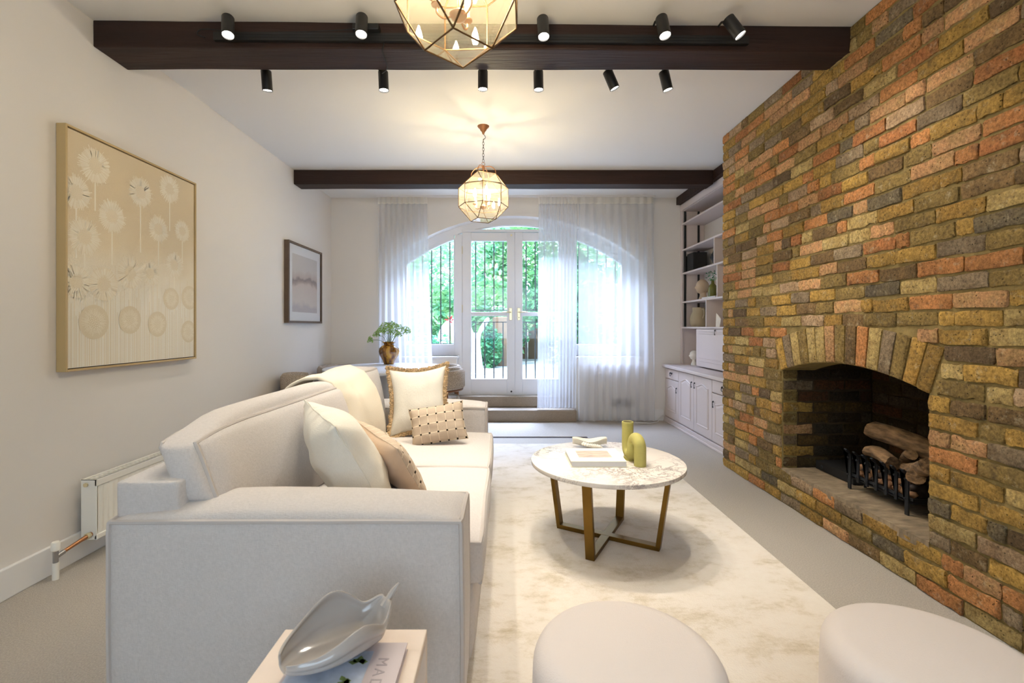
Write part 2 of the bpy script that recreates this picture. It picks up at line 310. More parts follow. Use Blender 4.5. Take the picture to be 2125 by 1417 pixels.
# ------------------------------------------------------------------ helpers
WO = {}   # world origin of each object built
def tag(o, label, cat, group=None, kind=None):
    if label: o['label'] = label
    if cat: o['category'] = cat
    if group: o['group'] = group
    if kind: o['kind'] = kind
    return o
def thing(name, loc, label, cat, group=None, rz=0.0):
    o = bpy.data.objects.new(name, None); C.objects.link(o); o.location = loc; o.empty_display_size = 0.1
    o.rotation_euler = (0, 0, rz); WO[o.name] = Vector(loc)
    return tag(o, label, cat, group)
class MB:
    def __init__(s): s.v = []; s.f = []; s.mi = []; s.cur = 0
    def add(s, vs, fs):
        k = len(s.v); s.v += [tuple(v) for v in vs]; s.f += [tuple(i + k for i in f) for f in fs]; s.mi += [s.cur] * len(fs); return s
    def box(s, a, b):
        x0, y0, z0 = a; x1, y1, z1 = b
        return s.add([(x0,y0,z0),(x1,y0,z0),(x1,y1,z0),(x0,y1,z0),(x0,y0,z1),(x1,y0,z1),(x1,y1,z1),(x0,y1,z1)],
                     [(0,3,2,1),(4,5,6,7),(0,1,5,4),(1,2,6,5),(2,3,7,6),(3,0,4,7)])
    def lathe(s, prof, c=(0,0,0), n=24, cap=True, axis='z', sc=None):
        vs = []; fs = []
        for r, z in prof:
            for k in range(n):
                a = 2 * PI * k / n; rr = r * (sc(a, z) if sc else 1)
                p = (rr * math.cos(a), rr * math.sin(a), z)
                if axis == 'y': p = (p[0], p[2], p[1])
                if axis == 'x': p = (p[2], p[0], p[1])
                vs.append((p[0] + c[0], p[1] + c[1], p[2] + c[2]))
        for j in range(len(prof) - 1):
            for k in range(n):
                q = (k + 1) % n
                fs.append((j*n+k, j*n+q, (j+1)*n+q, (j+1)*n+k))
        if cap:
            fs.append(tuple(range(n))[::-1]); fs.append(tuple((len(prof)-1)*n + k for k in range(n)))
        return s.add(vs, fs)
    def tube(s, path, r, n=8, closed=False, cap=True, up=Vector((0,0,1)), flat=1.0):
        P = [Vector(p) for p in path]; m = len(P); vs = []; fs = []
        rs = r if isinstance(r, (list, tuple)) else [r] * m
        prev = None
        for i, p in enumerate(P):
            if closed: t = P[(i+1) % m] - P[i-1]
            else: t = P[min(i+1, m-1)] - P[max(i-1, 0)]
            if t.length < 1e-9: t = Vector((0,0,1))
            t.normalize()
            if prev is None:
                u = up if abs(t.dot(up)) < 0.95 else Vector((1,0,0))
                a = t.cross(u).normalized()
            else:
                a = (prev - t * prev.dot(t)); a = a.normalized() if a.length > 1e-6 else t.orthogonal().normalized()
            prev = a; b = t.cross(a)
            for k in range(n):
                an = 2 * PI * k / n + PI / n
                vs.append(p + a * (math.cos(an) * rs[i]) + b * (math.sin(an) * rs[i] * flat))
        mm = m if closed else m - 1
        for j in range(mm):
            jj = (j + 1) % m
            for k in range(n):
                q = (k + 1) % n
                fs.append((j*n+k, j*n+q, jj*n+q, jj*n+k))
        if cap and not closed:
            fs.append(tuple(range(n))[::-1]); fs.append(tuple((m-1)*n + k for k in range(n)))
        return s.add(vs, fs)
    def grid(s, fn, nu, nv, flip=False):
        vs = [fn(i / nu, j / nv) for i in range(nu + 1) for j in range(nv + 1)]
        w = nv + 1; fs = []
        for i in range(nu):
            for j in range(nv):
                q = (i*w+j, (i+1)*w+j, (i+1)*w+j+1, i*w+j+1); fs.append(q[::-1] if flip else q)
        return s.add(vs, fs)
    def prism(s, pts, axis, lo, hi):
        """pts: 2-d outline; axis: 'x','y','z' the extrusion axis"""
        def P(a, b, t): return {'x': (t, a, b), 'y': (a, t, b), 'z': (a, b, t)}[axis]
        n = len(pts); vs = [P(a, b, lo) for a, b in pts] + [P(a, b, hi) for a, b in pts]
        fs = [tuple(range(n))[::-1], tuple(range(n, 2*n))] + [(k, (k+1) % n, n + (k+1) % n, n + k) for k in range(n)]
        return s.add(vs, fs)
    def build(s, name, m, parent=None, smooth=False, bevel=0.0, origin=None, local=False, solid=0.0, sub=0, fixn=True, seg=2):
        me = bpy.data.meshes.new(name)
        xs = [v[0] for v in s.v]; ys = [v[1] for v in s.v]; zs = [v[2] for v in s.v]
        if origin is None: origin = ((min(xs)+max(xs))/2, (min(ys)+max(ys))/2, min(zs))
        o0 = Vector(origin)
        me.from_pydata([tuple(Vector(v) - o0) for v in s.v], [], s.f)
        ms = m if isinstance(m, (list, tuple)) else [m]
        for x in ms: me.materials.append(x)
        if len(ms) > 1:
            for p, k in zip(me.polygons, s.mi): p.material_index = k
        if fixn:
            import bmesh
            bm = bmesh.new(); bm.from_mesh(me); bmesh.ops.recalc_face_normals(bm, faces=bm.faces); bm.to_mesh(me); bm.free()
        if smooth:
            me.shade_smooth()
            if smooth != 'all': me.set_sharp_from_angle(angle=math.radians(42))
        o = bpy.data.objects.new(name, me); C.objects.link(o)
        if parent is not None:
            o.parent = parent; o.location = o0 if local else o0 - WO[parent.name]
            WO[o.name] = o0
        else:
            o.location = o0; WO[o.name] = o0
        if bevel:
            b = o.modifiers.new('bevel', 'BEVEL'); b.width = bevel; b.segments = seg; b.limit_method = 'ANGLE'; b.angle_limit = math.radians(40)
        if solid:
            b = o.modifiers.new('thickness', 'SOLIDIFY'); b.thickness = solid; b.offset = 0
        if sub:
            b = o.modifiers.new('subdivision', 'SUBSURF'); b.levels = sub; b.render_levels = sub
        return o
def struct(o, label=None): 
    o['kind'] = 'structure'
    if label: o['label'] = label
    return o
def box(name, a, b, m, parent=None, bevel=0.0, **k):
    return MB().box(a, b).build(name, m, parent, bevel=bevel, **k)
def copy_tree(o, parent=None):
    c = o.copy(); C.objects.link(c)
    if parent is not None: c.parent = parent
    WO[c.name] = WO.get(o.name, Vector((0,0,0)))
    for ch in [x for x in ALLCH(o)]: copy_tree(ch, c)
    return c
def ALLCH(o): return list(o.children)
def hsh(*a):
    return noise.noise(Vector(a if len(a) == 3 else (a + (0.0,) * (3 - len(a))))) 
def arc(c, r, a0, a1, n, plane='xz', y=0):
    out = []
    for k in range(n + 1):
        a = a0 + (a1 - a0) * k / n; out.append((c[0] + r * math.cos(a), c[1] + r * math.sin(a)))
    return out
def softbox(mb, lo, hi, r=0.03, bulge=(0, 0, 0), n=12, deform=None, wob=0.0, seed=0):
    """upholstered block: rounded edges and faces that swell; returns map(u,v,w)->point for seams"""
    lo = Vector(lo); hi = Vector(hi); c = (lo + hi) / 2; h = (hi - lo) / 2
    def pt(p):
        u, v, w = p
        q = Vector((u * h.x, v * h.y, w * h.z))
        inn = Vector((max(-h.x + r, min(h.x - r, q.x)), max(-h.y + r, min(h.y - r, q.y)), max(-h.z + r, min(h.z - r, q.z))))
        d = q - inn
        if d.length > 1e-9: q = inn + d.normalized() * r
        fu, fv, fw = (1 - u*u), (1 - v*v), (1 - w*w)
        q.x += bulge[0] * (1 if u > 0 else -1) * abs(u) ** 3 * fv ** 0.6 * fw ** 0.6 if abs(u) > 0 else 0
        q.y += bulge[1] * (1 if v > 0 else -1) * abs(v) ** 3 * fu ** 0.6 * fw ** 0.6 if abs(v) > 0 else 0
        q.z += bulge[2] * (1 if w > 0 else -1) * abs(w) ** 3 * fu ** 0.6 * fv ** 0.6 if abs(w) > 0 else 0
        q = q + c
        if wob:
            nn = noise.noise_vector(q * 3.1 + Vector((seed, seed, seed)))
            q = q + nn * wob
        if deform: q = Vector(deform(q))
        return q
    # denser sampling near the edges
    def t(k):
        x = k / n * 2 - 1
        return math.copysign(1 - (1 - abs(x)) ** 1.25, x)
    for ax in range(3):
        for sg in (-1, 1):
            def fn(a, b, ax=ax, sg=sg):
                A = t(a * n); B = t(b * n); p = [0, 0, 0]; p[ax] = sg; p[(ax+1) % 3] = A; p[(ax+2) % 3] = B
                return tuple(pt(p))
            mb.grid(fn, n, n, flip=(sg < 0))
    return pt
def weld(o, d=0.0008):
    import bmesh
    bm = bmesh.new(); bm.from_mesh(o.data); bmesh.ops.remove_doubles(bm, verts=bm.verts, dist=d); bmesh.ops.recalc_face_normals(bm, faces=bm.faces)
    bm.to_mesh(o.data); bm.free(); o.data.shade_smooth(); return o
def soft(name, lo, hi, m, parent, seams=(), pm=None, pr=0.0075, **k):
    mb = MB(); pt = softbox(mb, lo, hi, **k); o = weld(mb.build(name, m, parent, smooth='all', fixn=False))
    lo_ = Vector(lo); hi_ = Vector(hi); r = k.get('r', 0.03); h = (hi_ - lo_) / 2
    for path, closed in seams:
        pts = []
        m_ = len(path)
        for i in range(m_ if closed else m_ - 1):
            a = Vector(path[i]); b = Vector(path[(i + 1) % m_])
            for s in range(14): pts.append(a.lerp(b, s / 14))
        if not closed: pts.append(Vector(path[-1]))
        MB().tube([pt(tuple(p)) for p in pts], pr, 6, closed=closed).build('piping', pm or pipe_m, o, smooth=True)
    return o
# ------------------------------------------------------------------ room shell
XL, XR, XA, YB, YN, ZC = -2.2, 1.905, 2.55, 5.98, -2.05, 2.84
struct(box('floor', (XL - 0.1, YN - 0.1, -0.1), (XA + 0.1, YB + 0.32, 0.0), carpet_m))
struct(box('ceiling', (XL - 0.1, YN - 0.1, ZC), (XA + 0.3, YB + 0.4, ZC + 0.15), ceil_m))
struct(box('wall_left', (XL - 0.12, YN - 0.1, 0), (XL, YB + 0.4, ZC), wall_m))
struct(box('wall_alcove', (XA, 4.06, 0), (XA + 0.12, YB + 0.4, ZC), wall_m))
# wall behind the camera with an opening for the added window
mb = MB(); mb.box((XL, YN - 0.12, 0), (-1.5, YN, ZC)); mb.box((1.1, YN - 0.12, 0), (XR + 1.0, YN, ZC)); mb.box((-1.5, YN - 0.12, 0), (1.1, YN, 0.75)); mb.box((-1.5, YN - 0.12, 2.45), (1.1, YN, ZC))
struct(mb.build('wall_rear', wall_m))
fr_ = MB()
for a, b in (((-1.5, 0.75), (1.1, 0.82)), ((-1.5, 2.38), (1.1, 2.45)), ((-1.5, 0.82), (-1.43, 2.38)), ((1.03, 0.82), (1.1, 2.38)), ((-0.235, 0.82), (-0.165, 2.38))):
    fr_.box((a[0], YN - 0.09, a[1]), (b[0], YN - 0.03, b[1]))
w4 = struct(fr_.build('added_window', frame_m), 'added unseen window behind the camera'); MB().box((-1.43, YN - 0.062, 0.82), (1.03, YN - 0.058, 2.38)).build('pane', pane_m, w4)  # unseen window added to go with the rear fill lamp
# back wall with arched opening
AX, HWD, SPR, CRN = 0.14, 1.645, 1.99, 2.61
RISE = CRN - SPR; RA = (HWD**2 + RISE**2) / (2 * RISE); ZA = CRN - RA
def archz(dx, off=0.0):
    return ZA + math.sqrt(max(0, (RA - off)**2 - dx*dx))
SILL = 0.82; DL, DR = -0.60, 0.88
mb = MB(); Y0, Y1 = YB, YB + 0.34
mb.box((XL, Y0, 0), (AX - HWD, Y1, ZC)); mb.box((AX + HWD, Y0, 0), (XA + 0.1, Y1, ZC))
mb.box((AX - HWD, Y0, 0), (DL, Y1, SILL)); mb.box((DR, Y0, 0), (AX + HWD, Y1, SILL))
N = 44; xs = [AX - HWD + 2 * HWD * k / N for k in range(N + 1)]
vs = []; fs = []
for x in xs:
    z = archz(x - AX); vs += [(x, Y0, z), (x, Y0, ZC), (x, Y1, z), (x, Y1, ZC)]
for k in range(N):
    a = 4*k; b = a + 4
    fs += [(a, b, b+1, a+1), (a+2, a+3, b+3, b+2), (a, a+2, b+2, b)]
mb.add(vs, fs)
struct(mb.build('wall_back', wall_m, fixn=False))
# skirting boards
def skirting(name, a, b):
    mb = MB(); mb.box(a, b); o = mb.build(name, trim_m, bevel=0.004); struct(o); return o
skirting('baseboard_left', (XL, YN, 0), (XL + 0.02, YB, 0.138))
skirting('baseboard_back', (XL + 0.02, YB - 0.02, 0), (DL - 0.08, YB, 0.138))
skirting('baseboard_alcove', (0.95, YB - 0.02, 0), (2.04, YB, 0.138))
# steps up to the doors
st = MB(); st.box((-0.66, 5.83, 0), (0.912, 6.30, 0.156)); struct(st.build('step_lower', stair_m, bevel=0.018), 'lower carpeted step below the french doors')
st = MB(); st.box((DL, 6.04, 0.156), (DR, 6.34, 0.30)); struct(st.build('step_upper', stair_m, bevel=0.015), 'upper carpeted step directly under the french doors')
# floor hatch in front of the steps (carpeted lid, its gap shade painted as a dark strip)
h = thing('floor_hatch', (0.2, 5.1, 0.0), 'flush carpeted floor panel edged by a dark gap in front of the steps', 'floor panel')
box('hatch_lid', (-0.70, 5.06, 0.0), (0.90, 5.82, 0.010), carpet_m, h, bevel=0.004)
box('hatch_gap', (-0.70, 5.035, 0.0), (0.905, 5.06, 0.004), shadowgap_m, h)

# ------------------------------------------------------------------ beams
def beam(name, pts, z0, z1, label, axis='z'):
    mb = MB()
    # subdivided along the length, slightly wavy edges like hewn oak
    (ax, ay), (bx, by), (cx, cy), (dx, dy) = pts   # front-left, front-right, back-right, back-left
    n = 26; vs = []; fs = []
    for k in range(n + 1):
        t = k / n
        fx, fy = ax + (bx-ax)*t, ay + (by-ay)*t; gx, gy = dx + (cx-dx)*t, dy + (cy-dy)*t
        w = lambda s: 0.005 * noise.noise(Vector((t * 9, s, 1.3)))
        vs += [(fx, fy + w(1), z1), (fx, fy + w(2), z0 + w(3) * .7), (gx, gy + w(4), z0 + w(5) * .7), (gx, gy + w(6), z1)]
    for k in range(n):
        a = 4*k; b = a + 4
        for q in range(4): fs.append((a+q, a+(q+1) % 4, b+(q+1) % 4, b+q))
    fs += [(0, 1, 2, 3), (4*n+3, 4*n+2, 4*n+1, 4*n)]
    mb.add(vs, fs); o = mb.build(name, beam_m, bevel=0.006)
    tag(o, label, 'beam'); return o
beam('ceiling_beam', [(XL, 2.51), (XR, 2.56), (XR, 2.75), (XL, 2.74)], 2.70, ZC, 'dark stained oak beam carrying the black spotlight track')
beam('ceiling_beam', [(XL, 4.91), (2.20, 4.91), (2.20, 5.09), (XL, 5.09)], 2.69, ZC, 'dark oak beam behind the hanging lantern, near the curtains')
beam('wall_beam', [(2.20, 4.06), (2.34, 4.06), (2.34, 5.97), (2.20, 5.97)], 2.742, ZC, 'short dark beam running above the built in shelves')

# ------------------------------------------------------------------ brick wall
OY0, OY1, OZ0, OZS = 2.094, 3.20, 0.235, 0.90
OC = (OY0 + OY1) / 2; OH = (OY1 - OY0) / 2
RI = (OH**2 + 0.09**2) / 0.18; ZI = 0.99 - RI; RE = RI + 0.222; AH = math.asin(OH / RI)
XB = 1.895
YE0, YE1 = 0.25, 4.055
def void_half(z0, z1):
    """half width of the opening plus arch ring for a course between z0 and z1 (0: none)"""
    h = 0
    for z in (z0*0.6 + z1*0.4, z1) if z0 > OZS else (z0, z1):
        if z < OZ0 + 0.005: continue
        if z <= OZS: h = max(h, OH)
        else:
            ze = ZI + RE * math.cos(AH)
            if z <= ze: h = max(h, OH + (z - OZS) / (ze - OZS) * (RE * math.sin(AH) - OH) + 0.012)
            elif z < ZI + RE: h = max(h, math.sqrt(max(0, RE**2 - (z - ZI)**2)) + 0.012)
    return h
def variant(seed, L, H=0.0640, D=0.06):
    rnd = random.Random(seed); us = [-0.5, -0.5 + 0.006 / L, -0.3, -0.1, 0.1, 0.3, 0.5 - 0.006 / L, 0.5]; vs_ = [0, 0.0055, H*0.5, H - 0.0055, H]; NU, NV = len(us) - 1, len(vs_) - 1
    V = []; Fc = []
    idx = {}
    for i, u in enumerate(us):
        for j, v in enumerate(vs_):
            edge = (i in (0, NU)) + (j in (0, NV))
            x = (0.0, 0.003, 0.007)[edge] + rnd.uniform(-0.0026, 0.003)
            yy = u * L + rnd.uniform(-0.003, 0.003); zz = v + rnd.uniform(-0.0030, 0.0030) * (1 if j in (0, NV) else 0.6)
            if j in (0, NV) and rnd.random() < 0.14: zz += (0.006 if j == 0 else -0.006)
            if edge == 2: yy *= 0.975; zz += (0.004 if j == 0 else -0.004) * rnd.random()
            idx[i, j] = len(V); V.append((x, yy, zz))
    for i in range(NU):
        for j in range(NV): Fc.append((idx[i, j], idx[i, j+1], idx[i+1, j+1], idx[i+1, j]))
    ring = [(i, 0) for i in range(NU + 1)] + [(NU, j) for j in range(1, NV)] + [(i, NV) for i in range(NU, -1, -1)] + [(0, j) for j in range(NV - 1, 0, -1)]
    base = len(V)
    for (i, j) in ring:
        x, y, z = V[idx[i, j]]; V.append((D, y, z))
    m = len(ring)
    for k in range(m):
        q = (k + 1) % m; Fc.append((idx[ring[k]], idx[ring[q]], base + q, base + k))
    return V, Fc
SIZES = [0.215, 0.19, 0.15, 0.102, 0.075]
VAR = {}
for L in SIZES:
    VAR[L] = [variant(int(L * 1000) * 10 + s, L) for s in range(7 if L > 0.2 else 4)]
VM = {}
def brick_mesh(L, k):
    if (L, k) not in VM:
        V, Fc = VAR[L][k]; me = bpy.data.meshes.new('brick'); me.from_pydata(V, [], Fc)
        me.materials.append(BM['yellow']); me.shade_smooth(); me.set_sharp_from_angle(angle=math.radians(50)); VM[L, k] = me
    return VM[L, k]
def put_brick(parent, L, length, loc, rot, m, hs=1.0, name='brick'):
    k = random.randrange(len(VAR[L])); o = bpy.data.objects.new(name, brick_mesh(L, k)); C.objects.link(o)
    o.parent = parent; o.location = Vector(loc) - WO[parent.name]; o.rotation_euler = rot; o.scale = (1, length / L, hs)
    o.material_slots[0].link = 'OBJECT'; o.material_slots[0].material = m
    return o
def nearest_size(l): return min(SIZES, key=lambda s: abs(s - l))
def pick(y, z, rnd):
    t = noise.noise(Vector((y * 0.8, z * 1.0, 4.2)))
    hi = max(0, min(1, (z - 1.35) / 0.9)); lo = max(0, min(1, (0.7 - z) / 0.6))
    w = dict(orange=11 + 14*hi, salmon=12 + 14*hi, terracotta=5 + 6*hi, yellow=17 - 7*hi, ochre=13 - 5*hi, straw=12 - 5*hi, olive=13, grey=8 + 3*hi, pink=4 + 3*hi, brown=8 + 4*lo, plum=3 + 2*lo, slate=2.5)
    ks = list(w); return rnd.choices(ks, [w[k] for k in ks])[0]
rnd = random.Random(42)
bricks = []
for c in range(38):
    z0 = c * 0.0748 + 0.004; z1 = z0 + 0.0625
    h = void_half(z0, z1)
    ivs = [(YE0, YE1)] if h == 0 else [(YE0, OC - h - 0.002), (OC + h + 0.002, YE1)]
    for (a, b) in ivs:
        # lay from the far end so that the corner bonds
        y = b; first = True
        if b == YE1: seq0 = 0.102 if c % 2 else 0.215
        else: seq0 = 0.102 if c % 2 else 0.215
        while y - a > 0.03:
            if first: L = seq0; first = False
            else: L = rnd.choices([0.215, 0.19, 0.15, 0.102, 0.075], [62, 10, 6, 17, 5])[0]
            L *= rnd.uniform(0.96, 1.03)
            if y - a - L < 0.06: L = y - a
            if L > 0.28: L = L / 2
            bricks.append((y - L + 0.0035, y - 0.0035, z0, c)); y -= L + 0.001
def score(b):
    y0, y1, z0, c = b
    y = (y0 + y1) / 2; px = VX + F * XB / max(y, 0.3); py = HY - F * (z0 - 1.2) / max(y, .3)
    vis = 1 if (1490 < px < 2180 and -40 < py < 1450) else 0
    return vis * (y1 - y0) * 1.0 / y**3 + 1e-6 * vis
wall = MB()
# core of the wall (mortar face), with the arched void
def core(mb, xf, xb, y0, y1, z0, z1):
    mb.box((xf, y0, z0), (xb, y1, z1))
XM = XB + 0.009
core(wall, XM, XM + 0.10, YN, OY0, 0, ZC); core(wall, XM, XM + 0.10, OY1, YE1 - 0.01, 0, ZC)
core(wall, XM, XM + 0.10, OY0, OY1, 0, OZ0 - 0.04)
vs = []; fs = []; N = 24
for k in range(N + 1):
    y = OY0 + (OY1 - OY0) * k / N; z = ZI + math.sqrt(RI**2 - (y - OC)**2)
    vs += [(XM, y, z), (XM, y, ZC), (XM + 0.22, y, z), (XM + 0.22, y, ZC)]
for k in range(N):
    a = 4*k; b = a + 4; fs += [(a, b, b+1, a+1), (a+2, a+3, b+3, b+2), (a, a+2, b+2, b)]
wall.add(vs, fs)
wall.box((XM + 0.10, YE1 - 0.13, 0), (XA + 0.12, YE1 - 0.01, ZC))     # return towards the alcove
wr = struct(wall.build('wall_right', mortar_m, fixn=False), 'tall chimney wall of reclaimed yellow, orange and brown stock bricks')
order = sorted(bricks, key=score, reverse=True)
matk = {}
for b in bricks: matk[b] = pick((b[0]+b[1])/2, b[2], rnd)
nmain = 285
for b in order[:nmain]:
    y0, y1, z0, c = b; L = nearest_size(y1 - y0)
    put_brick(wr, L, y1 - y0, (XB + rnd.uniform(-0.005, 0.004), (y0+y1)/2, z0 + rnd.uniform(-0.002, 0.002)), (rnd.uniform(-0.012, 0.012), 0, rnd.uniform(-0.01, 0.01)), BM[matk[b]], rnd.uniform(0.96, 1.05))
KEYS = [k for k, _, _ in PAL]
far = MB()
for b in order[nmain:]:
    y0, y1, z0, c = b; L = nearest_size(y1 - y0); V, Fc = VAR[L][rnd.randrange(len(VAR[L]))]; s = (y1 - y0) / L
    far.cur = KEYS.index(matk[b]); dx = rnd.uniform(-0.005, 0.004)
    far.add([(XB + dx + x, (y0+y1)/2 + y*s, z0 + z) for x, y, z in V], Fc)
# the corner seen from the shelves: header faces turned round the end of the wall
for c in range(38):
    V, Fc = VAR[0.215 if c % 2 else 0.102][c % 4]; far.cur = rnd.randrange(len(KEYS)); z0 = c*0.0748 + 0.004
    far.add([(XB + 0.006 + (0.108 if c % 2 else 0.052) + y, YE1 + 0.002 - x, z0 + z) for x, y, z in V], Fc)
fo = far.build('brick_courses', [BM[k] for k in KEYS], wr, smooth=True); fo['kind'] = 'stuff'

# ------------------------------------------------------------------ fireplace: arch ring, lining, hearth
fp = MB()
XF = 2.52
fp.box((XB + 0.10, OY1 + 0.004, 0), (XF, OY1 + 0.10, 1.5))           # far side lining
fp.box((XB + 0.10, OY0 - 0.10, 0), (XF, OY0 - 0.004, 1.5))           # near side lining
fp.box((XF, OY0 - 0.1, 0), (XF + 0.1, OY1 + 0.1, 1.5))               # back
fp.box((XB + 0.10, OY0 - 0.1, 1.5), (XF + 0.1, OY1 + 0.1, 1.6))
fw = struct(fp.build('fireplace_lining', sootm_m, fixn=False), 'sooty brick lined fireplace recess')
rnd = random.Random(5)
def line_bricks(kind, a, b, zmax, at, ang):
    for c in range(4, int(zmax / 0.0748)):
        z0 = c*0.0748 + 0.004 - 0.06; p = a; k = 0
        while b - p > 0.03:
            L = 0.215 if (k or c % 2) else 0.102
            L *= rnd.uniform(0.95, 1.03); k += 1; jamb = (k == 1 and kind != 'back')
            if b - p - L < 0.06: L = b - p
            Ls = nearest_size(L); m = BS[rnd.choice(['olive', 'brown', 'plum', 'ochre', 'grey', 'terracotta', 'brown', 'slate', 'olive'])] if not jamb else BJ[rnd.choice(['olive', 'yellow', 'straw', 'olive', 'grey', 'brown', 'salmon'])]
            put_brick(fw, Ls, L - 0.01, at(p + L/2, z0), (0, 0, ang), m)
            p += L + 0.001
line_bricks('far', XB + 0.012, XF, 1.30, lambda p, z: (p, OY1 - 0.004, z), PI / 2)
line_bricks('back', OY0, OY1, 1.25, lambda p, z: (XF - 0.008, p, z), 0)
line_bricks('near', XB + 0.012, XF, 0.95, lambda p, z: (p, OY0 + 0.004, z), -PI / 2)
arch = MB()
nv = 15
ar = struct(MB().box((XM + 0.012, OC - 0.01, 1.0), (XM + 0.05, OC + 0.01, 1.02)).build('fireplace_arch', mortar_m), 'shallow arch of upright bricks over the fireplace')
cols = ['yellow', 'grey', 'straw', 'olive', 'straw', 'straw', 'salmon', 'olive', 'brown', 'orange', 'straw', 'grey', 'olive', 'ochre', 'ochre']
cols = cols[::-1]
for k in range(nv):
    th = -AH - 0.005 + (2*AH + 0.01) * (k + 0.5) / nv          # from near (-) to far (+)
    w0 = 2*AH*RI/nv - 0.009; w1 = 2*AH*RE/nv - 0.009
    V = []; Fc = []; nu, nr = 4, 7
    r2 = random.Random(k + 50)
    prof = [0, 0.12, 0.88, 1]; rads = [0, 0.03, 0.3, 0.6, 0.97, 1.0]
    g = {}
    for i, rr in enumerate(rads):
        for j, u in enumerate(prof):
            w = w0 + (w1 - w0) * rr; e = (i in (0, 5)) + (j in (0, 3)); R = RI + 0.002 + rr * 0.215 + r2.uniform(-0.003, 0.003)
            x = XB - 0.002 + (0, 0.005, 0.011)[e] + r2.uniform(-0.002, 0.002); t = (u - 0.5) * w + r2.uniform(-0.002, 0.002)
            y = OC + R * math.sin(th) + t * math.cos(th); z = ZI + R * math.cos(th) - t * math.sin(th)
            g[i, j] = len(V); V.append((x, y, z))
    for i in range(5):
        for j in range(3): Fc.append((g[i, j], g[i+1, j], g[i+1, j+1], g[i, j+1]))
    ring = [(i, 0) for i in range(6)] + [(5, 1), (5, 2)] + [(i, 3) for i in range(5, -1, -1)] + [(0, 2), (0, 1)]
    base = len(V)
    for q in ring: x, y, z = V[g[q]]; V.append((XB + 0.2, y, z))
    for q in range(len(ring)):
        p = (q + 1) % len(ring); Fc.append((g[ring[q]], g[ring[p]], base + p, base + q))
    MB().add(V, Fc).build('brick', BM[cols[k]], ar, smooth=True)
# hearth: rough screeded stone top
hb = MB()
def hz(x, y): return OZ0 + 0.004 * noise.noise(Vector((x * 9, y * 7, 0))) + 0.003 * noise.noise(Vector((x * 30, y * 22, 3)))
x0, x1 = XB + 0.004, XF
hb.grid(lambda u, v: (x0 + (x1-x0)*u, OY0 - 0.003 + (OY1 - OY0 + 0.006)*v, hz(x0 + (x1-x0)*u, OY0 + (OY1-OY0)*v)), 24, 36)
hb.grid(lambda u, v: (x0 + 0.002 * math.sin(v*40), OY0 - 0.003 + (OY1 - OY0 + 0.006)*v, (OZ0 - 0.045) * (1-u) + u * hz(x0, OY0 + (OY1-OY0)*v)), 2, 36)
hearth = hb.build('hearth', hearth_m, smooth=True, fixn=False); tag(hearth, 'raised rough stone hearth under the black iron fire basket', 'hearth')
hearth['kind'] = 'structure'; del hearth['category']
# ------------------------------------------------------------------ arched window frame, side lights, fanlight, french doors
YW0, YW1 = 6.14, 6.21
# frame head following the arch
mb = MB(); n = 40
def arch_band(mb, o0, o1, xa, xb, y0, y1, n=40):
    vs = []; fs = []
    for k in range(n + 1):
        x = xa + (xb - xa) * k / n; d = x - AX
        vs += [(x, y0, archz(d, o0)), (x, y0, archz(d, o1)), (x, y1, archz(d, o0)), (x, y1, archz(d, o1))]
    for k in range(n):
        a = 4*k; b = a + 4; fs += [(a, a+1, b+1, b), (a+2, b+2, b+3, a+3), (a+1, a+3, b+3, b+1), (a, b, b+2, a+2)]
    fs += [(0, 2, 3, 1), (4*n, 4*n+1, 4*n+3, 4*n+2)]
    mb.add(vs, fs)
arch_band(mb, 0.0, 0.083, AX - HWD + 0.002, AX + HWD - 0.002, YW0, YW1)
struct(mb.build('trim_1', frame_m, smooth=True), 'white arched window head')
LX0, LX1, RX0, RX1 = -0.545, 0.147, 0.147, 0.839
for i, (a, b) in enumerate([(-0.64, -0.5445), (0.8385, 0.934)]):
    m2 = MB(); m2.box((a, YW0 - 0.0015, SILL if i == 2 else 0.30), (b, YW1, archz(a - AX if i == 0 else b - AX, 0.083) + 0.012)); struct(m2.build('trim_%d' % (i + 2), frame_m, bevel=0.004), 'white door post %s of the french doors' % ('left', 'right')[i])
struct(box('trim_4', (-0.548, YW0 - 0.003, 2.437), (0.842, YW1, 2.47), frame_m, bevel=0.003), 'white transom over the french doors')
struct(box('trim_5', (-0.56, YW0 + 0.002, 0.295), (0.86, YW1, 0.3115), frame_m, bevel=0.002), 'white door threshold')
# fanlight
fl = MB(); arch_band(fl, 0.080, 0.092, -0.42, 0.70, YW0 + 0.015, YW1 - 0.01, 20)
w3 = struct(fl.build('window_3', frame_m), 'narrow arched fanlight over the french doors')
pn = MB(); pn.add([(AX - 0.56 + 1.12*k/20, YW0 + 0.03, z) for k in range(21) for z in (2.46, max(2.462, archz(-0.56 + 1.12*k/20, 0.082)))], [(2*k, 2*k+2, 2*k+3, 2*k+1) for k in range(20)])
pn.build('pane', pane_m, w3, fixn=False)
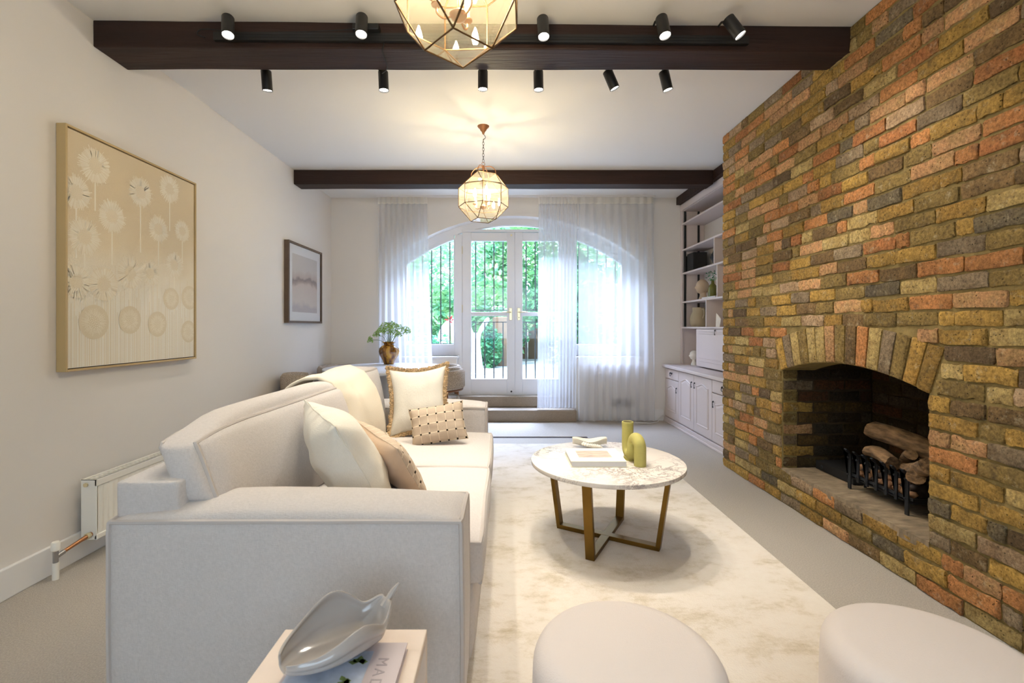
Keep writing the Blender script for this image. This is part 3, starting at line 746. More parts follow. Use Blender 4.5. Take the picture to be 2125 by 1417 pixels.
# side lights
def side(name, xa, xb, label):
    # outer frame: stile at the outer jamb wide, sash around the glass
    m2 = MB(); gx0, gx1 = (xa, xb)
    outer = AX - HWD if xa < 0 else AX + HWD
    inner = -0.64 if xa < 0 else 0.934
    A0, A1 = min(outer, inner), max(outer, inner)
    y0, y1 = YW0 + 0.004, YW1 - 0.004
    m2.box((A0, y0, SILL), (A1, y1, 0.963))
    if xa < 0:
        m2.box((A0, y0, 0.963), (gx0, y1, 2.06)); m2.box((gx1, y0, 0.963), (A1, y1, 2.36))
    else:
        m2.box((A0, y0, 0.963), (gx0, y1, 2.36)); m2.box((gx1, y0, 0.963), (A1, y1, 2.06))
    arch_band(m2, 0.078, 0.135, A0 + 0.01, A1 - 0.01, y0 - 0.002, y1 - 0.002, 20)
    o = struct(m2.build(name, frame_m, bevel=0.003), label)
    vs = []; n = 16
    for k in range(n + 1):
        x = gx0 - 0.01 + (gx1 - gx0 + 0.02)*k/n; vs += [(x, YW0 + 0.035, 0.955), (x, YW0 + 0.035, archz(x - AX, 0.125))]
    MB().add(vs, [(2*k, 2*k+2, 2*k+3, 2*k+1) for k in range(n)]).build('pane', pane_m, o, fixn=False)
    sb = MB(); sb.box((A0 - (0 if xa < 0 else -0.0), 5.955, SILL - 0.028), (A1 + (0.06 if xa < 0 else 0), YW0, SILL)) if xa < 0 else sb.box((A0 - 0.06, 5.955, SILL - 0.028), (A1, YW0, SILL))
    sb.build('window_sill', trim_m, o, bevel=0.006)
    return o
wl = side('window_1', -1.27, -0.655, 'left arched side window')
wr_ = side('window_2', 0.95, 1.55, 'right arched side window behind the sheer curtain')
# french doors
def leaf(name, x0, x1, gx0, gx1, label, hinge):
    y0, y1 = YW0 + 0.008, YW1 - 0.014
    m2 = MB()
    m2.box((x0 + .0004, y0, 0.312), (gx0, y1, 2.436)); m2.box((gx1, y0, 0.312), (x1 - .0004, y1, 2.436))
    m2.box((gx0, y0, 2.32), (gx1, y1, 2.43)); m2.box((gx0, y0, 0.312), (gx1, y1, 0.509)); m2.box((gx0, y0, 1.336), (gx1, y1, 1.386))
    d = struct(m2.build(name, frame_m, bevel=0.004), label)
    for a, b in ((0.509, 1.336), (1.386, 2.32)):
        MB().box((gx0, y0 + 0.022, a), (gx1, y0 + 0.026, b)).build('pane', pane_m, d)
    # lever handle on a long brass plate
    hx = gx1 + 0.048 if name == 'door_1' else gx0 - 0.048
    p = MB(); p.box((hx - 0.019, y0 - 0.006, 1.28), (hx + 0.019, y0, 1.44)); pl = p.build('handle_plate', gold_m, d, bevel=0.003)
    hd = MB(); sg = -1 if name == 'door_1' else 1
    hd.tube([(hx, y0 - 0.004, 1.385), (hx, y0 - 0.045, 1.385), (hx + sg*0.02, y0 - 0.05, 1.385), (hx + sg*0.06, y0 - 0.05, 1.388), (hx + sg*0.115, y0 - 0.048, 1.382)], [0.009, 0.008, 0.008, 0.008, 0.006], 8)
    hd.build('handle_lever', gold_m, pl, smooth=True)
    if name == 'door_2':
        k = MB(); k.lathe([(0.006, -0.002), (0.006, 0.002)], (hx, y0 - 0.008, 1.315), 10, axis='y'); k.build('keyhole', black_m, pl)
    for hz_ in (0.55, 1.38, 2.15):
        xx = x0 if hinge < 0 else x1
        MB().lathe([(0.007, 0), (0.007, 0.10)], (xx, y0 - 0.003, hz_), 8).build('hinge', gold_m, d, smooth=True)
    # small security bolts, top and bottom of the meeting stile
    bx = x1 - 0.045 if name == 'door_1' else x0 + 0.045
    if name == 'door_1':
        for bz in (0.345, 2.395):
            MB().lathe([(0.012, 0), (0.012, 0.004), (0.005, 0.006)], (bx, y0 - 0.006, bz), 10, axis='y').build('bolt_rosette', black_m if bz < 1 else gold_m, d, smooth=True)
    return d
leaf('door_1', LX0, LX1, -0.425, 0.045, 'left glazed white french door', -1)
leaf('door_2', RX0, RX1, 0.249, 0.719, 'right glazed white french door, half behind the sheer curtain', 1)

# iron security bars outside the glass
def bars(loc_x0, loc_x1, z0, z1, label, rails=()):
    t = thing('security_grille', ((loc_x0+loc_x1)/2, 6.27, z0), label, 'security bars', 'window security bars')
    n = round((loc_x1 - loc_x0) / 0.122); pad = (loc_x1 - loc_x0 - (n - 1) * 0.122) / 2
    for k in range(n):
        x = loc_x0 + pad + k*0.122
        zz = min(z1, archz(x - AX, 0.10)) if z1 > 2.2 else z1
        b = MB(); b.tube([(x, 6.27, z0), (x, 6.27, z0 + 0.05), (x, 6.27, zz)], 0.008, 6); b.build('bar', black_m, t)
    for z in rails:
        MB().box((loc_x0, 6.264, z), (loc_x1, 6.276, z + 0.012)).build('rail', black_m, t)
bars(-1.27, -0.655, 0.93, 2.4, 'black vertical bars outside the left side window', (0.96,))
bars(0.95, 1.55, 0.93, 2.4, 'black vertical bars behind the curtained right side window', (0.96,))
bars(-0.435, 0.055, 0.46, 1.26, 'lower black bars on the left french door', (1.25,))
bars(0.239, 0.729, 0.46, 1.26, 'lower black bars on the right french door', (1.25,))
bars(-0.435, 0.055, 1.41, 2.36, 'upper black bars on the left french door', (1.41,))
bars(0.239, 0.729, 1.41, 2.36, 'upper black bars on the right french door', (1.41,))

# ------------------------------------------------------------------ sheer curtains on a ceiling track
tr = MB(); tr.box((-1.60, 5.865, ZC - 0.014), (1.90, 5.895, ZC - 0.001)); tag(tr.build('curtain_track', trim_m), 'slim white ceiling track above the sheer curtains', 'curtain track')
def curtain(x0t, x1t, x0b, x1b, zb, folds, amp, label, yc=5.88, seed=0, top=2.822):
    t = thing('sheer_curtain', ((x0t+x1t)/2, yc, zb), label, 'curtain', 'sheer curtains at the arched window')
    nu = folds * 10; nv = 26
    def fn(u, v, z0=None, z1=None):
        z = z0 + (z1 - z0) * v; k = (z - zb) / (top - zb)
        e = u + 0.012 * math.sin(u * 17 + seed)
        xt = x0t + (x1t - x0t) * u; xb = x0b + (x1b - x0b) * e
        kk = k ** 0.7
        x = xb + (xt - xb) * kk
        fb = folds
        ph = u * fb * 2 * PI + 1.1 * math.sin(u * 9 + seed) * (1 - k)
        a = amp * (0.75 + 0.25 * (1 - k)) * (0.7 + 0.5 * noise.noise(Vector((u * folds * 0.7, k * 1.2, seed))))
        if k > 0.97: a *= 0.75
        y = yc + a * math.sin(ph) + 0.01 * (1-k) * noise.noise(Vector((u * 14, k * 3, seed + 4)))
        x += 0.25 * a * math.sin(2 * ph)
        zz = z
        if z == zb: zz = zb + 0.004 * (1 + math.sin(ph))
        return (x, y, zz)
    MB().grid(lambda u, v: fn(u, v, zb, top - 0.085), nu, nv).build('voile', sheer_m, t, smooth='all', fixn=False)
    MB().grid(lambda u, v: fn(u, v, top - 0.085, top), nu, 2).build('heading_tape', sheer_top, t, smooth='all', fixn=False)
    # hem: doubled cloth
    MB().grid(lambda u, v: tuple(Vector(fn(u, v, zb, zb + 0.05)) + Vector((0, -0.002, 0))), nu, 2).build('hem', sheer_m, t, smooth='all', fixn=False)
    return t
curtain(-1.58, -0.96, -1.58, -0.84, 0.02, 9, 0.026, 'sheer white curtain left of the doors, behind the dining table', seed=1)
curtain(0.44, 0.93, 0.43, 0.905, 0.172, 11, 0.021, 'gathered sheer curtain standing on the carpeted step', seed=5)
curtain(0.94, 1.88, 0.93, 1.89, 0.014, 9, 0.024, 'wide sheer curtain reaching the floor over the right window', seed=9, yc=5.875)

# air vent on the wall behind the right curtain
v = thing('air_vent', (1.51, YB, 0.185), 'small grey louvred air vent low on the wall behind the curtain', 'air vent')
MB().box((1.38, YB - 0.012, 0.180), (1.64, YB, 0.275)).build('vent_plate', mat('grey vent', rgb(150, 146, 144), 0.5), v, bevel=0.003)
for k in range(6):
    MB().box((1.395, YB - 0.018, 0.190 + k*0.013), (1.625, YB - 0.012, 0.197 + k*0.013)).build('slat', MATS['grey vent'], v)
cb = MB(); pts = [(1.62, 5.80, 0.006), (1.80, 5.77, 0.006), (1.92, 5.84, 0.006), (1.98, 5.92, 0.04), (2.02, 5.945, 0.07), (2.04, 5.95, 0.075)]
tag(cb.tube(pts, 0.005, 6).build('white_cable', trim_m, smooth=True), 'white cable on the floor between the curtain and the painted cupboards', 'cable')

# ------------------------------------------------------------------ garden
struct(box('garden_ground', (-9, 6.34, 0.18), (10, 26, 0.28), patio_m), 'pale patio in the garden')
rg = random.Random(11)
def leaves(mb, c, r, n, size, shell=0.55):
    cx, cy, cz = c
    for k in range(n):
        th = rg.uniform(0, 2*PI); ph = math.acos(rg.uniform(-1, 1)); q = rg.uniform(shell, 1.0)
        q *= 1 + 0.22 * noise.noise(Vector((math.cos(th)*2, math.sin(th)*2, math.cos(ph)*2 + cx)))
        x = cx + r[0]*q*math.sin(ph)*math.cos(th); y = cy + r[1]*q*math.sin(ph)*math.sin(th); z = cz + r[2]*q*math.cos(ph)
        if z < 0.29: z = 0.29 + rg.random()*0.1
        a = Vector((rg.uniform(-1,1), rg.uniform(-1,1), rg.uniform(-0.6,0.6))).normalized(); b = a.cross(Vector((rg.uniform(-1,1), rg.uniform(-1,1), rg.uniform(-1,1)))).normalized()
        s = size * rg.uniform(0.6, 1.3); p = Vector((x, y, z))
        mb.add([p - a*s, p + b*s*0.42, p + a*s, p - b*s*0.42], [(0, 1, 2, 3)])
def shrub(loc, r, n, size, m, label, group=None, nm='garden_shrub', cat='shrub', trunk=True, flowers=0, fm=None):
    t = thing(nm, (loc[0], loc[1], 0.28), label, cat, group)
    mb = MB(); leaves(mb, (loc[0], loc[1], loc[2]), r, n, size); o = mb.build('foliage', m, t, fixn=False); o['kind'] = 'stuff'
    if trunk:
        h = max(0.2, loc[2] - r[2]*0.3)
        MB().tube([(loc[0], loc[1], 0.27), (loc[0] + .05, loc[1], h*0.5), (loc[0] - .03, loc[1], h + 0.1)], [r[0]*0.06 + .02, r[0]*0.05 + .015, 0.02], 7).build('trunk', bark_m, t, smooth=True)
    if flowers:
        fb = MB()
        for k in range(flowers):
            th = rg.uniform(0, 2*PI); z = rg.uniform(-0.3, 0.9); rr = math.sqrt(max(0, 1 - z*z))
            p = (loc[0] + r[0]*1.02*rr*math.cos(th), loc[1] - abs(r[1]*1.04*rr*math.sin(th)), loc[2] + r[2]*z)
            fb.lathe([(0.003, -0.01), (0.028, 0), (0.02, 0.015), (0.003, 0.02)], p, 6)
        q = fb.build('blossom', fm or flower_m, t); q['kind'] = 'stuff'
    return t
shrub((-1.35, 9.4, 0.62), (0.75, 0.5, 0.42), 1600, 0.055, leaf_mid, 'low leafy bush with white blossom outside the left window', flowers=26)
shrub((-2.2, 11.8, 1.35), (1.3, 0.9, 1.1), 3200, 0.10, leaf_mid, 'bright green bush seen through the left side window')
shrub((-0.2, 12.4, 1.35), (0.95, 0.8, 1.15), 3200, 0.09, leaf_mid, 'leafy bush behind the white sculpture')
shrub((-0.27, 10.4, 0.72), (0.28, 0.3, 0.5), 800, 0.06, leaf_dark, 'small dark bush beside the white sculpture', trunk=False)
shrub((1.5, 11.2, 1.9), (0.95, 0.6, 1.15), 3400, 0.10, leaf_dark, 'dark ivy clad bush right of the garden fence gap')
shrub((1.25, 9.9, 0.92), (0.22, 0.25, 0.68), 500, 0.06, leaf_pale, 'yellow green climbing shrub just outside the right door', trunk=False)
shrub((3.3, 11.5, 1.5), (1.5, 0.9, 1.3), 3000, 0.11, leaf_mid, 'broad green shrub seen through the right side window')
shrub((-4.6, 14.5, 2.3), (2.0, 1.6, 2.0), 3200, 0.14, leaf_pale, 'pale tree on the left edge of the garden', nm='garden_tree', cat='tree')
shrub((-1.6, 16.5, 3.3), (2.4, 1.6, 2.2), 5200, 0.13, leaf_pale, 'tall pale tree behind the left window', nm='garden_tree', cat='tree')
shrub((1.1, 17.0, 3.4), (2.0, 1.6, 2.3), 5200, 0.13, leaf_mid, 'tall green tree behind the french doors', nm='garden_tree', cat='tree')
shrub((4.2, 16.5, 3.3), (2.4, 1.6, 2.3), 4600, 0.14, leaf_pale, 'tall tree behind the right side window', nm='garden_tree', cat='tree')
# weathered board fence
fn_ = thing('garden_fence', (0.8, 13.2, 0.28), 'weathered brown board fence at the end of the garden', 'fence')
for k in range(40):
    x = -5.2 + k*0.31; MB().box((x, 13.2, 0.28), (x + 0.295, 13.235, 1.72 + 0.02*math.sin(k*3.1))).build('board', fence_m, fn_)
MB().box((-5.3, 13.19, 1.62), (7.3, 13.26, 1.70)).build('rail', fence_m, fn_)
# planter with blossom by the fence
pl = thing('garden_planter', (0.02, 11.0, 0.28), 'tall brown planter with white flowers seen through the left door', 'planter')
MB().lathe([(0.24, 0.28), (0.27, 0.9), (0.28, 1.40), (0.25, 1.42)], (0.02, 11.0, 0), 20).build('pot', fence_m, pl, smooth=True)
mb = MB(); leaves(mb, (0.02, 11.0, 1.50), (0.30, 0.26, 0.16), 260, 0.05); q = mb.build('foliage', leaf_mid, pl, fixn=False); q['kind'] = 'stuff'
fb = MB()
for k in range(16): fb.lathe([(0.004, -0.012), (0.035, 0), (0.004, 0.02)], (0.02 + rg.uniform(-0.28, 0.28), 10.75 + rg.uniform(-0.05, 0.1), 1.56 + rg.uniform(-0.04, 0.1)), 6)
q = fb.build('blossom', flower_m, pl); q['kind'] = 'stuff'
# red lily
ry, rx = 9.0, -1.03
rd = thing('red_flower', (rx, ry, 0.28), 'single red lily above the white blossom outside the left window', 'flower')
MB().tube([(rx, ry, 0.28), (rx + .02, ry, 0.9), (rx, ry, 1.30)], 0.008, 6).build('stem', stem_m, rd)
for k in range(6):
    a = k * PI / 3; f = MB(); f.add([(rx, ry, 1.30), (rx + .05*math.cos(a) - .015*math.sin(a), ry - .03, 1.34 + .05*math.sin(a)), (rx + .11*math.cos(a), ry - .03, 1.33 + .09*math.sin(a)), (rx + .05*math.cos(a) + .02*math.sin(a), ry - .02, 1.31 + .05*math.sin(a))], [(0, 1, 2, 3)]); f.build('petal', red_m, rd, solid=0.003)
# pale rounded stone
bo = MB(); bo.grid(lambda u, v: (-1.12 + 0.42*math.cos(u*2*PI)*math.sin(v*PI/2 + 0.0001)*(1 + .06*math.sin(u*9)), 10.4 + 0.35*math.sin(u*2*PI)*math.sin(v*PI/2 + 0.0001), 0.27 + 1.10*math.cos(v*PI/2)**0.6), 20, 10)
tag(bo.build('garden_boulder', stonew_m, smooth=True), 'pale domed stone behind the low bush outside', 'boulder')
# white sculpture: a flaring trunk with two rising wings
sc = thing('garden_sculpture', (-0.56, 8.9, 0.28), 'white stone sculpture with two raised wings on the patio', 'sculpture')
def trunk(u, v):
    z = 0.28 + v*0.80; a = u*2*PI
    r = 0.085 + 0.06*(1-v)**3 + 0.055*v**2 + 0.03*math.sin(v*PI*1.5)
    return (-0.54 - 0.03*math.sin(v*3) + r*1.15*math.cos(a), 8.9 + r*0.7*math.sin(a), z)
MB().grid(trunk, 20, 16).build('trunk', stonew_m, sc, smooth='all')
def wing(sg, top, lean, w):
    path = []; rs = []
    for k in range(12):
        t = k / 11; path.append((-0.54 + sg*(0.04 + lean*t**1.2), 8.9 - 0.02*t, 0.98 + (top - 0.98)*t)); rs.append(w*(0.75 + 0.5*math.sin(t*PI*0.8))*(1 if k < 11 else 0.55))
    return path, rs
p, r_ = wing(1, 1.36, 0.22, 0.062); MB().tube(p, r_, 12, flat=0.55).build('wing', stonew_m, sc, smooth=True)
p, r_ = wing(-1, 1.30, 0.15, 0.07); MB().tube(p, r_, 12, flat=0.55).build('wing', stonew_m, sc, smooth=True)
MB().lathe([(0.20, 0.28), (0.20, 0.31), (0.17, 0.33)], (-0.55, 8.9, 0), 20).build('base', stonew_m, sc, smooth=True)
# ------------------------------------------------------------------ rug
rg_ = MB(); rx0, rx1, ry0, ry1 = -0.62, 1.395, 0.45, 4.74
rg_.grid(lambda u, v: (rx0 + (rx1-rx0)*u, ry0 + (ry1-ry0)*v, 0.013), 10, 20); rg_.box((rx0, ry0, 0.001), (rx1, ry1, 0.0128))
rug = rg_.build('area_rug', rug_m, fixn=False); tag(rug, 'large ivory rug with faded tan mottling under the marble coffee table', 'rug')

# ------------------------------------------------------------------ sofa
SX0, SX1, SY0, SY1 = -1.170, -0.120, 1.38, 3.56
AZ = 0.625
sofa = thing('sofa', (-0.65, 2.47, 0.0), 'long oatmeal linen sofa with piped edges facing the brick fireplace', 'sofa')
AW = 0.25
def box_edges(): 
    return None
topring = [(-1,-1,1),(1,-1,1),(1,1,1),(-1,1,1)]
for nm, y0, y1 in (('arm', SY0, SY0 + AW), ('arm', SY1 - AW, SY1)):
    near = y0 == SY0
    soft(nm, (SX0, y0, 0.03), (SX1, y1, AZ), linen_m, sofa, r=0.012, bulge=(0.006, 0.008, 0.045), n=14, wob=0.004, seed=y0,
         seams=[(topring, True), ([(-1,-1,1),(-1,-1,-1)], False), ([(1,-1,1),(1,-1,-1)], False), ([(1,1,1),(1,1,-1)], False)])
# back frame
soft('back_frame', (-1.175, SY0 + 0.035, 0.60), (-0.975, SY1 - 0.035, 0.735), linen_m, sofa, r=0.014, bulge=(0.006, 0.004, 0.01), n=10, wob=0.003)
box('back_panel', (-1.172, SY0 + 0.24, 0.03), (-1.0, SY1 - 0.24, 0.62), linen_m, sofa, bevel=0.02)
# base below the seat cushions with skirt
soft('base', (-1.02, SY0 + AW - 0.005, 0.035), (-0.105, SY1 - AW + 0.005, 0.30), linen_m, sofa, r=0.02, bulge=(0.012, 0, 0), n=10, wob=0.003)
# seat cushions
ymid = 2.50
for a, b, sd in ((SY0 + AW + 0.002, ymid - 0.002, 1), (ymid + 0.002, SY1 - AW - 0.002, 2)):
    soft('seat_cushion', (-1.0, a, 0.295), (-0.075, b, 0.452), linen_m, sofa, r=0.02, bulge=(0.012, 0.0, 0.022), n=14, wob=0.006, seed=sd,
         seams=[(topring, True), ([(1,-1,-1),(1,1,-1)], False)])
for k, x, y in ((0, -1.1, SY0+.06), (1, -0.18, SY0+.06), (2, -1.1, SY1-.06), (3, -0.18, SY1-.06)):
    box('foot', (x-.03, y-.03, 0.013 if x > -.6 else 0.0), (x+.03, y+.03, 0.035), black_matte, sofa)
# back cushions: lean back a little, the near one rides up over the arm
def lean(lift_y=None):
    def f(q):
        z = q.z; t = (z - 0.46) / 0.40
        x = q.x - 0.075 * t
        if lift_y is not None and q.y < lift_y:
            k = min(1, (lift_y - q.y) / 0.16); k = k*k*(3-2*k)
            zn = 0.648 + (z - 0.46) * (0.858 - 0.648) / 0.40
            z = z + (zn - z) * k
        if lift_y is not None:
            k2 = max(0, min(1, (1.80 - q.y) / 0.33)); z -= 0.034 * k2**2 * t
        if lift_y is not None:
            k3 = max(0, min(1, (q.y - 1.75) / 0.75)); k3 = k3*k3*(3-2*k3); x += 0.105 * k3; z += 0.030 * k3 * t
        return (x, q.y, z)
    return f
ring_f = [(1,-1,-1),(1,-1,1),(1,1,1),(1,1,-1)]; ring_b = [(-1,-1,-1),(-1,-1,1),(-1,1,1),(-1,1,-1)]
soft('back_cushion', (-1.025, 1.475, 0.46), (-0.900, 2.60, 0.858), linen_m, sofa, r=0.028, bulge=(0.050, 0.030, 0.040), n=18, wob=0.014, seed=3, deform=lean(1.72),
     seams=[(ring_f, True), (ring_b, True)])
soft('back_cushion', (-0.985, 2.61, 0.46), (-0.815, 3.32, 0.905), linen_m, sofa, r=0.020, bulge=(0.045, 0.014, 0.030), n=18, wob=0.014, seed=8, deform=lean(),
     seams=[(ring_f, True), (ring_b, True)])

# throw blanket over the back
def throw_pt(u, v, off=0.0):
    # u across (along Y), v along the drape from behind, over the top, down the front
    prof = [(-1.205, 0.64), (-1.20, 0.74), (-1.17, 0.82), (-1.11, 0.890), (-1.04, 0.920), (-0.965, 0.925), (-0.885, 0.895), (-0.825, 0.82), (-0.785, 0.73), (-0.763, 0.64), (-0.757, 0.57), (-0.757, 0.51), (-0.735, 0.484)]
    s = v * (len(prof) - 1); i = min(int(s), len(prof) - 2); t = s - i
    x = prof[i][0] + (prof[i+1][0] - prof[i][0]) * t; z = prof[i][1] + (prof[i+1][1] - prof[i][1]) * t
    w = 0.59 - 0.02 * v; yc = 2.68 + 0.11 * v
    y = yc + (u - 0.5) * w + 0.015 * math.sin(v * 6 + 1)
    f = math.sin(u * 3.2 * PI + v * 1.5) * 0.013 + 0.008 * noise.noise(Vector((u*4, v*5, 2)))
    sm = max(0.0, (0.45 - u) / 0.45) * max(0.0, min(1.0, (v - 0.4) * 4)); x -= 0.050 * sm
    edge = -0.010 * (abs(u - 0.5) * 2) ** 6
    z += 0.024 * max(0.0, 1 - abs(v - 0.42)/0.24) * min(1.0, 0.3 + u)
    x += 0.012 * max(0.0, 1 - abs(v - 0.60)/0.3) * (1 if u > 0.4 else 0.6)
    return (x + (f + edge + off) * (0.6 if v < 0.3 else 1.0), y, z + (f + edge) * (0.8 if 0.2 < v < 0.6 else 0.15))
th = MB(); th.grid(lambda u, v: throw_pt(u, v), 34, 50)
o = th.build('throw_blanket', throw_m, smooth='all', fixn=False, solid=0.014)
tag(o, 'cream folded throw blanket draped over the sofa back', 'blanket')

# ------------------------------------------------------------------ scatter cushions
def pillow(name, w, h, t, m, label, cat='cushion', loc=(0,0,0), rot=(0,0,0), n=26, seed=0, fringe=False, pinch=0.07, group=None, mats=None, wr=0.008):
    root = thing(name, loc, label, cat, group)
    root.rotation_mode = 'XYZ'; root.rotation_euler = rot
    WO[root.name] = Vector((0, 0, 0))
    mb = MB()
    def P(u, v, sg):
        a, b = 2*u - 1, 2*v - 1
        x = a * w/2 * (1 - pinch * (1 - b*b) * abs(a)**1.5); y = b * h/2 * (1 - pinch * (1 - a*a) * abs(b)**1.5)
        prof = ((1 - abs(a)**2.4) * (1 - abs(b)**2.4)) ** 0.55
        wrk = wr * noise.noise(Vector((a*2.2 + seed, b*2.2, sg))) * (0.4 + prof) + wr * 0.7 * noise.noise(Vector((a*7 + b*4, b*1.5 - a*2, seed))) * (1 - prof) * (1 if 0 < u < 1 and 0 < v < 1 else 0)
        return (x, y, sg * t/2 * prof + wrk)
    mb.cur = 0; mb.grid(lambda u, v: P(u, v, 1), n, n)
    mb.cur = 1 if mats else 0; mb.grid(lambda u, v: P(u, v, -1), n, n, flip=True)
    c = weld(mb.build('cushion_cover', mats or m, root, local=True, origin=(0,0,0)), 0.002)
    WO[c.name] = Vector((0, 0, 0))
    # seam / fringe round the edge
    per = []
    for k in range(40): per.append(P(k/40, 0, 0.0))
    for k in range(40): per.append(P(1, k/40, 0.0))
    for k in range(40): per.append(P(1 - k/40, 1, 0.0))
    for k in range(40): per.append(P(0, 1 - k/40, 0.0))
    if fringe:
        fb = MB(); r3 = random.Random(2); cen = Vector((0,0,0))
        m_ = len(per)
        for k in range(m_ * 15):
            i = k / 15; i0 = int(i) % m_; i1 = (i0 + 1) % m_; p = Vector(per[i0]).lerp(Vector(per[i1]), i % 1)
            d = Vector((p.x / (w/2), p.y / (h/2), 0))
            d = Vector((math.copysign(abs(d.x)**6, d.x), math.copysign(abs(d.y)**6, d.y), 0)).normalized()
            d = (d + Vector((r3.uniform(-.3,.3), r3.uniform(-.3,.3), r3.uniform(-.5,.5)))).normalized(); L = r3.uniform(0.018, 0.029) * (0.8 + 0.4*noise.noise(Vector((i*0.55, 0, 0))) + 0.2)
            q = p + d * L + Vector((0, 0, r3.uniform(-.004, .004)))
            fb.tube([p - d*0.004, p.lerp(q, 0.6) + Vector((0,0,r3.uniform(-.004,.004))), q], [0.0032, 0.004, 0.0030], 4)
        f = fb.build('fringe', fringe_m, root, local=True, origin=(0,0,0)); f['kind'] = 'stuff'
    else:
        MB().tube(per, 0.0022, 5, closed=True).build('seam', m, root, smooth=True, local=True, origin=(0,0,0))
    return root, P, c
def basis_rot(xa, ya):
    """euler putting local x along xa and local y roughly along ya"""
    X = Vector(xa).normalized(); Z = X.cross(Vector(ya)).normalized(); Y = Z.cross(X)
    return Matrix((X, Y, Z)).transposed().to_euler()
def check_mat():
    m = mat('beige checked cotton', rgb(206, 178, 146), 0.9, bump=0.15, scale=200, spec=0.1)
    n, l = nodes_of(m); b = n['Principled BSDF']; tc = n.new('ShaderNodeTexCoord'); sp = n.new('ShaderNodeSeparateXYZ'); l.new(tc.outputs['Object'], sp.inputs[0])
    def band(out, period, off, w):
        a = n.new('ShaderNodeMath'); a.operation = 'MULTIPLY_ADD'; a.inputs[1].default_value = 1/period; a.inputs[2].default_value = off + 50; l.new(out, a.inputs[0])
        f = n.new('ShaderNodeMath'); f.operation = 'FRACT'; l.new(a.outputs[0], f.inputs[0])
        s = n.new('ShaderNodeMath'); s.operation = 'SUBTRACT'; s.inputs[1].default_value = 0.5; l.new(f.outputs[0], s.inputs[0])
        ab = n.new('ShaderNodeMath'); ab.operation = 'ABSOLUTE'; l.new(s.outputs[0], ab.inputs[0])
        c = n.new('ShaderNodeMath'); c.operation = 'LESS_THAN'; c.inputs[1].default_value = w; l.new(ab.outputs[0], c.inputs[0]); return c
    P1 = 0.054; P2 = 0.056
    lx = band(sp.outputs[0], P1, 0.5, 0.03); ly = band(sp.outputs[1], P2, 0.5, 0.06)
    mx_ = n.new('ShaderNodeMath'); mx_.operation = 'MAXIMUM'; l.new(lx.outputs[0], mx_.inputs[0]); l.new(ly.outputs[0], mx_.inputs[1])
    kx = band(sp.outputs[0], P1, 0.5, 0.10); ky = band(sp.outputs[1], P2, 0.5, 0.09)
    kk = n.new('ShaderNodeMath'); kk.operation = 'MULTIPLY'; l.new(kx.outputs[0], kk.inputs[0]); l.new(ky.outputs[0], kk.inputs[1])
    m1 = n.new('ShaderNodeMix'); m1.data_type = 'RGBA'; m1.inputs[6].default_value = rgb(192, 173, 152); m1.inputs[7].default_value = rgb(218, 202, 176); l.new(mx_.outputs[0], m1.inputs[0])
    m2 = n.new('ShaderNodeMix'); m2.data_type = 'RGBA'; m2.inputs[7].default_value = rgb(40, 34, 26); l.new(m1.outputs[2], m2.inputs[6]); l.new(kk.outputs[0], m2.inputs[0])
    l.new(m2.outputs[2], b.inputs['Base Color']); return m
check_m = check_mat(); plainback_m = mat('plain beige velvet', rgb(198, 170, 142), 0.85, sheen=0.3, bump=0.1, scale=120)
# front cushion: plain cream, leaning on the near back cushion
pillow('cream_cushion', 0.47, 0.47, 0.23, cream_m, 'plain cream cushion propped at the near end of the sofa', loc=(-0.655, 1.95, 0.655), rot=basis_rot((-0.58, 0.81, 0.08), (-0.45, -0.22, 0.87)), seed=3, pinch=0.06, wr=0.016)
pillow('checked_cushion', 0.50, 0.32, 0.13, check_m, 'beige checked cushion behind the plain cream cushion, seen from its back', loc=(-0.52, 2.12, 0.60), rot=basis_rot((-0.62, 0.78, 0.10), (-0.45, -0.25, 0.86)), seed=6, mats=[check_m, plainback_m])
pillow('fringed_cushion', 0.40, 0.47, 0.15, cream_m, 'cream cushion with a tan fringe standing in the far corner of the sofa', loc=(-0.575, 3.17, 0.70), rot=basis_rot((0.98, 0.10, 0.06), (-0.07, 0.32, 0.95)), seed=9, fringe=True, pinch=0.17)
pillow('checked_cushion', 0.345, 0.24, 0.12, check_m, 'beige checked lumbar cushion in front of the fringed cushion', loc=(-0.41, 2.93, 0.590), rot=basis_rot((0.97, 0.10, 0.15), (-0.22, 0.35, 0.92)), seed=12, mats=[check_m, plainback_m])

# ------------------------------------------------------------------ marble coffee table
CT = (0.578, 2.63)
ct = thing('coffee_table', (CT[0], CT[1], 0.013), 'round white marble coffee table on crossed brass legs', 'coffee table')
prof = [(0.001, 0.428), (0.418, 0.428), (0.421, 0.431), (0.4215, 0.437), (0.4215, 0.447), (0.4205, 0.450), (0.418, 0.451), (0.001, 0.451)]
MB().lathe(prof, (CT[0], CT[1], 0), 96).build('table_top', marble_m, ct, smooth=True)
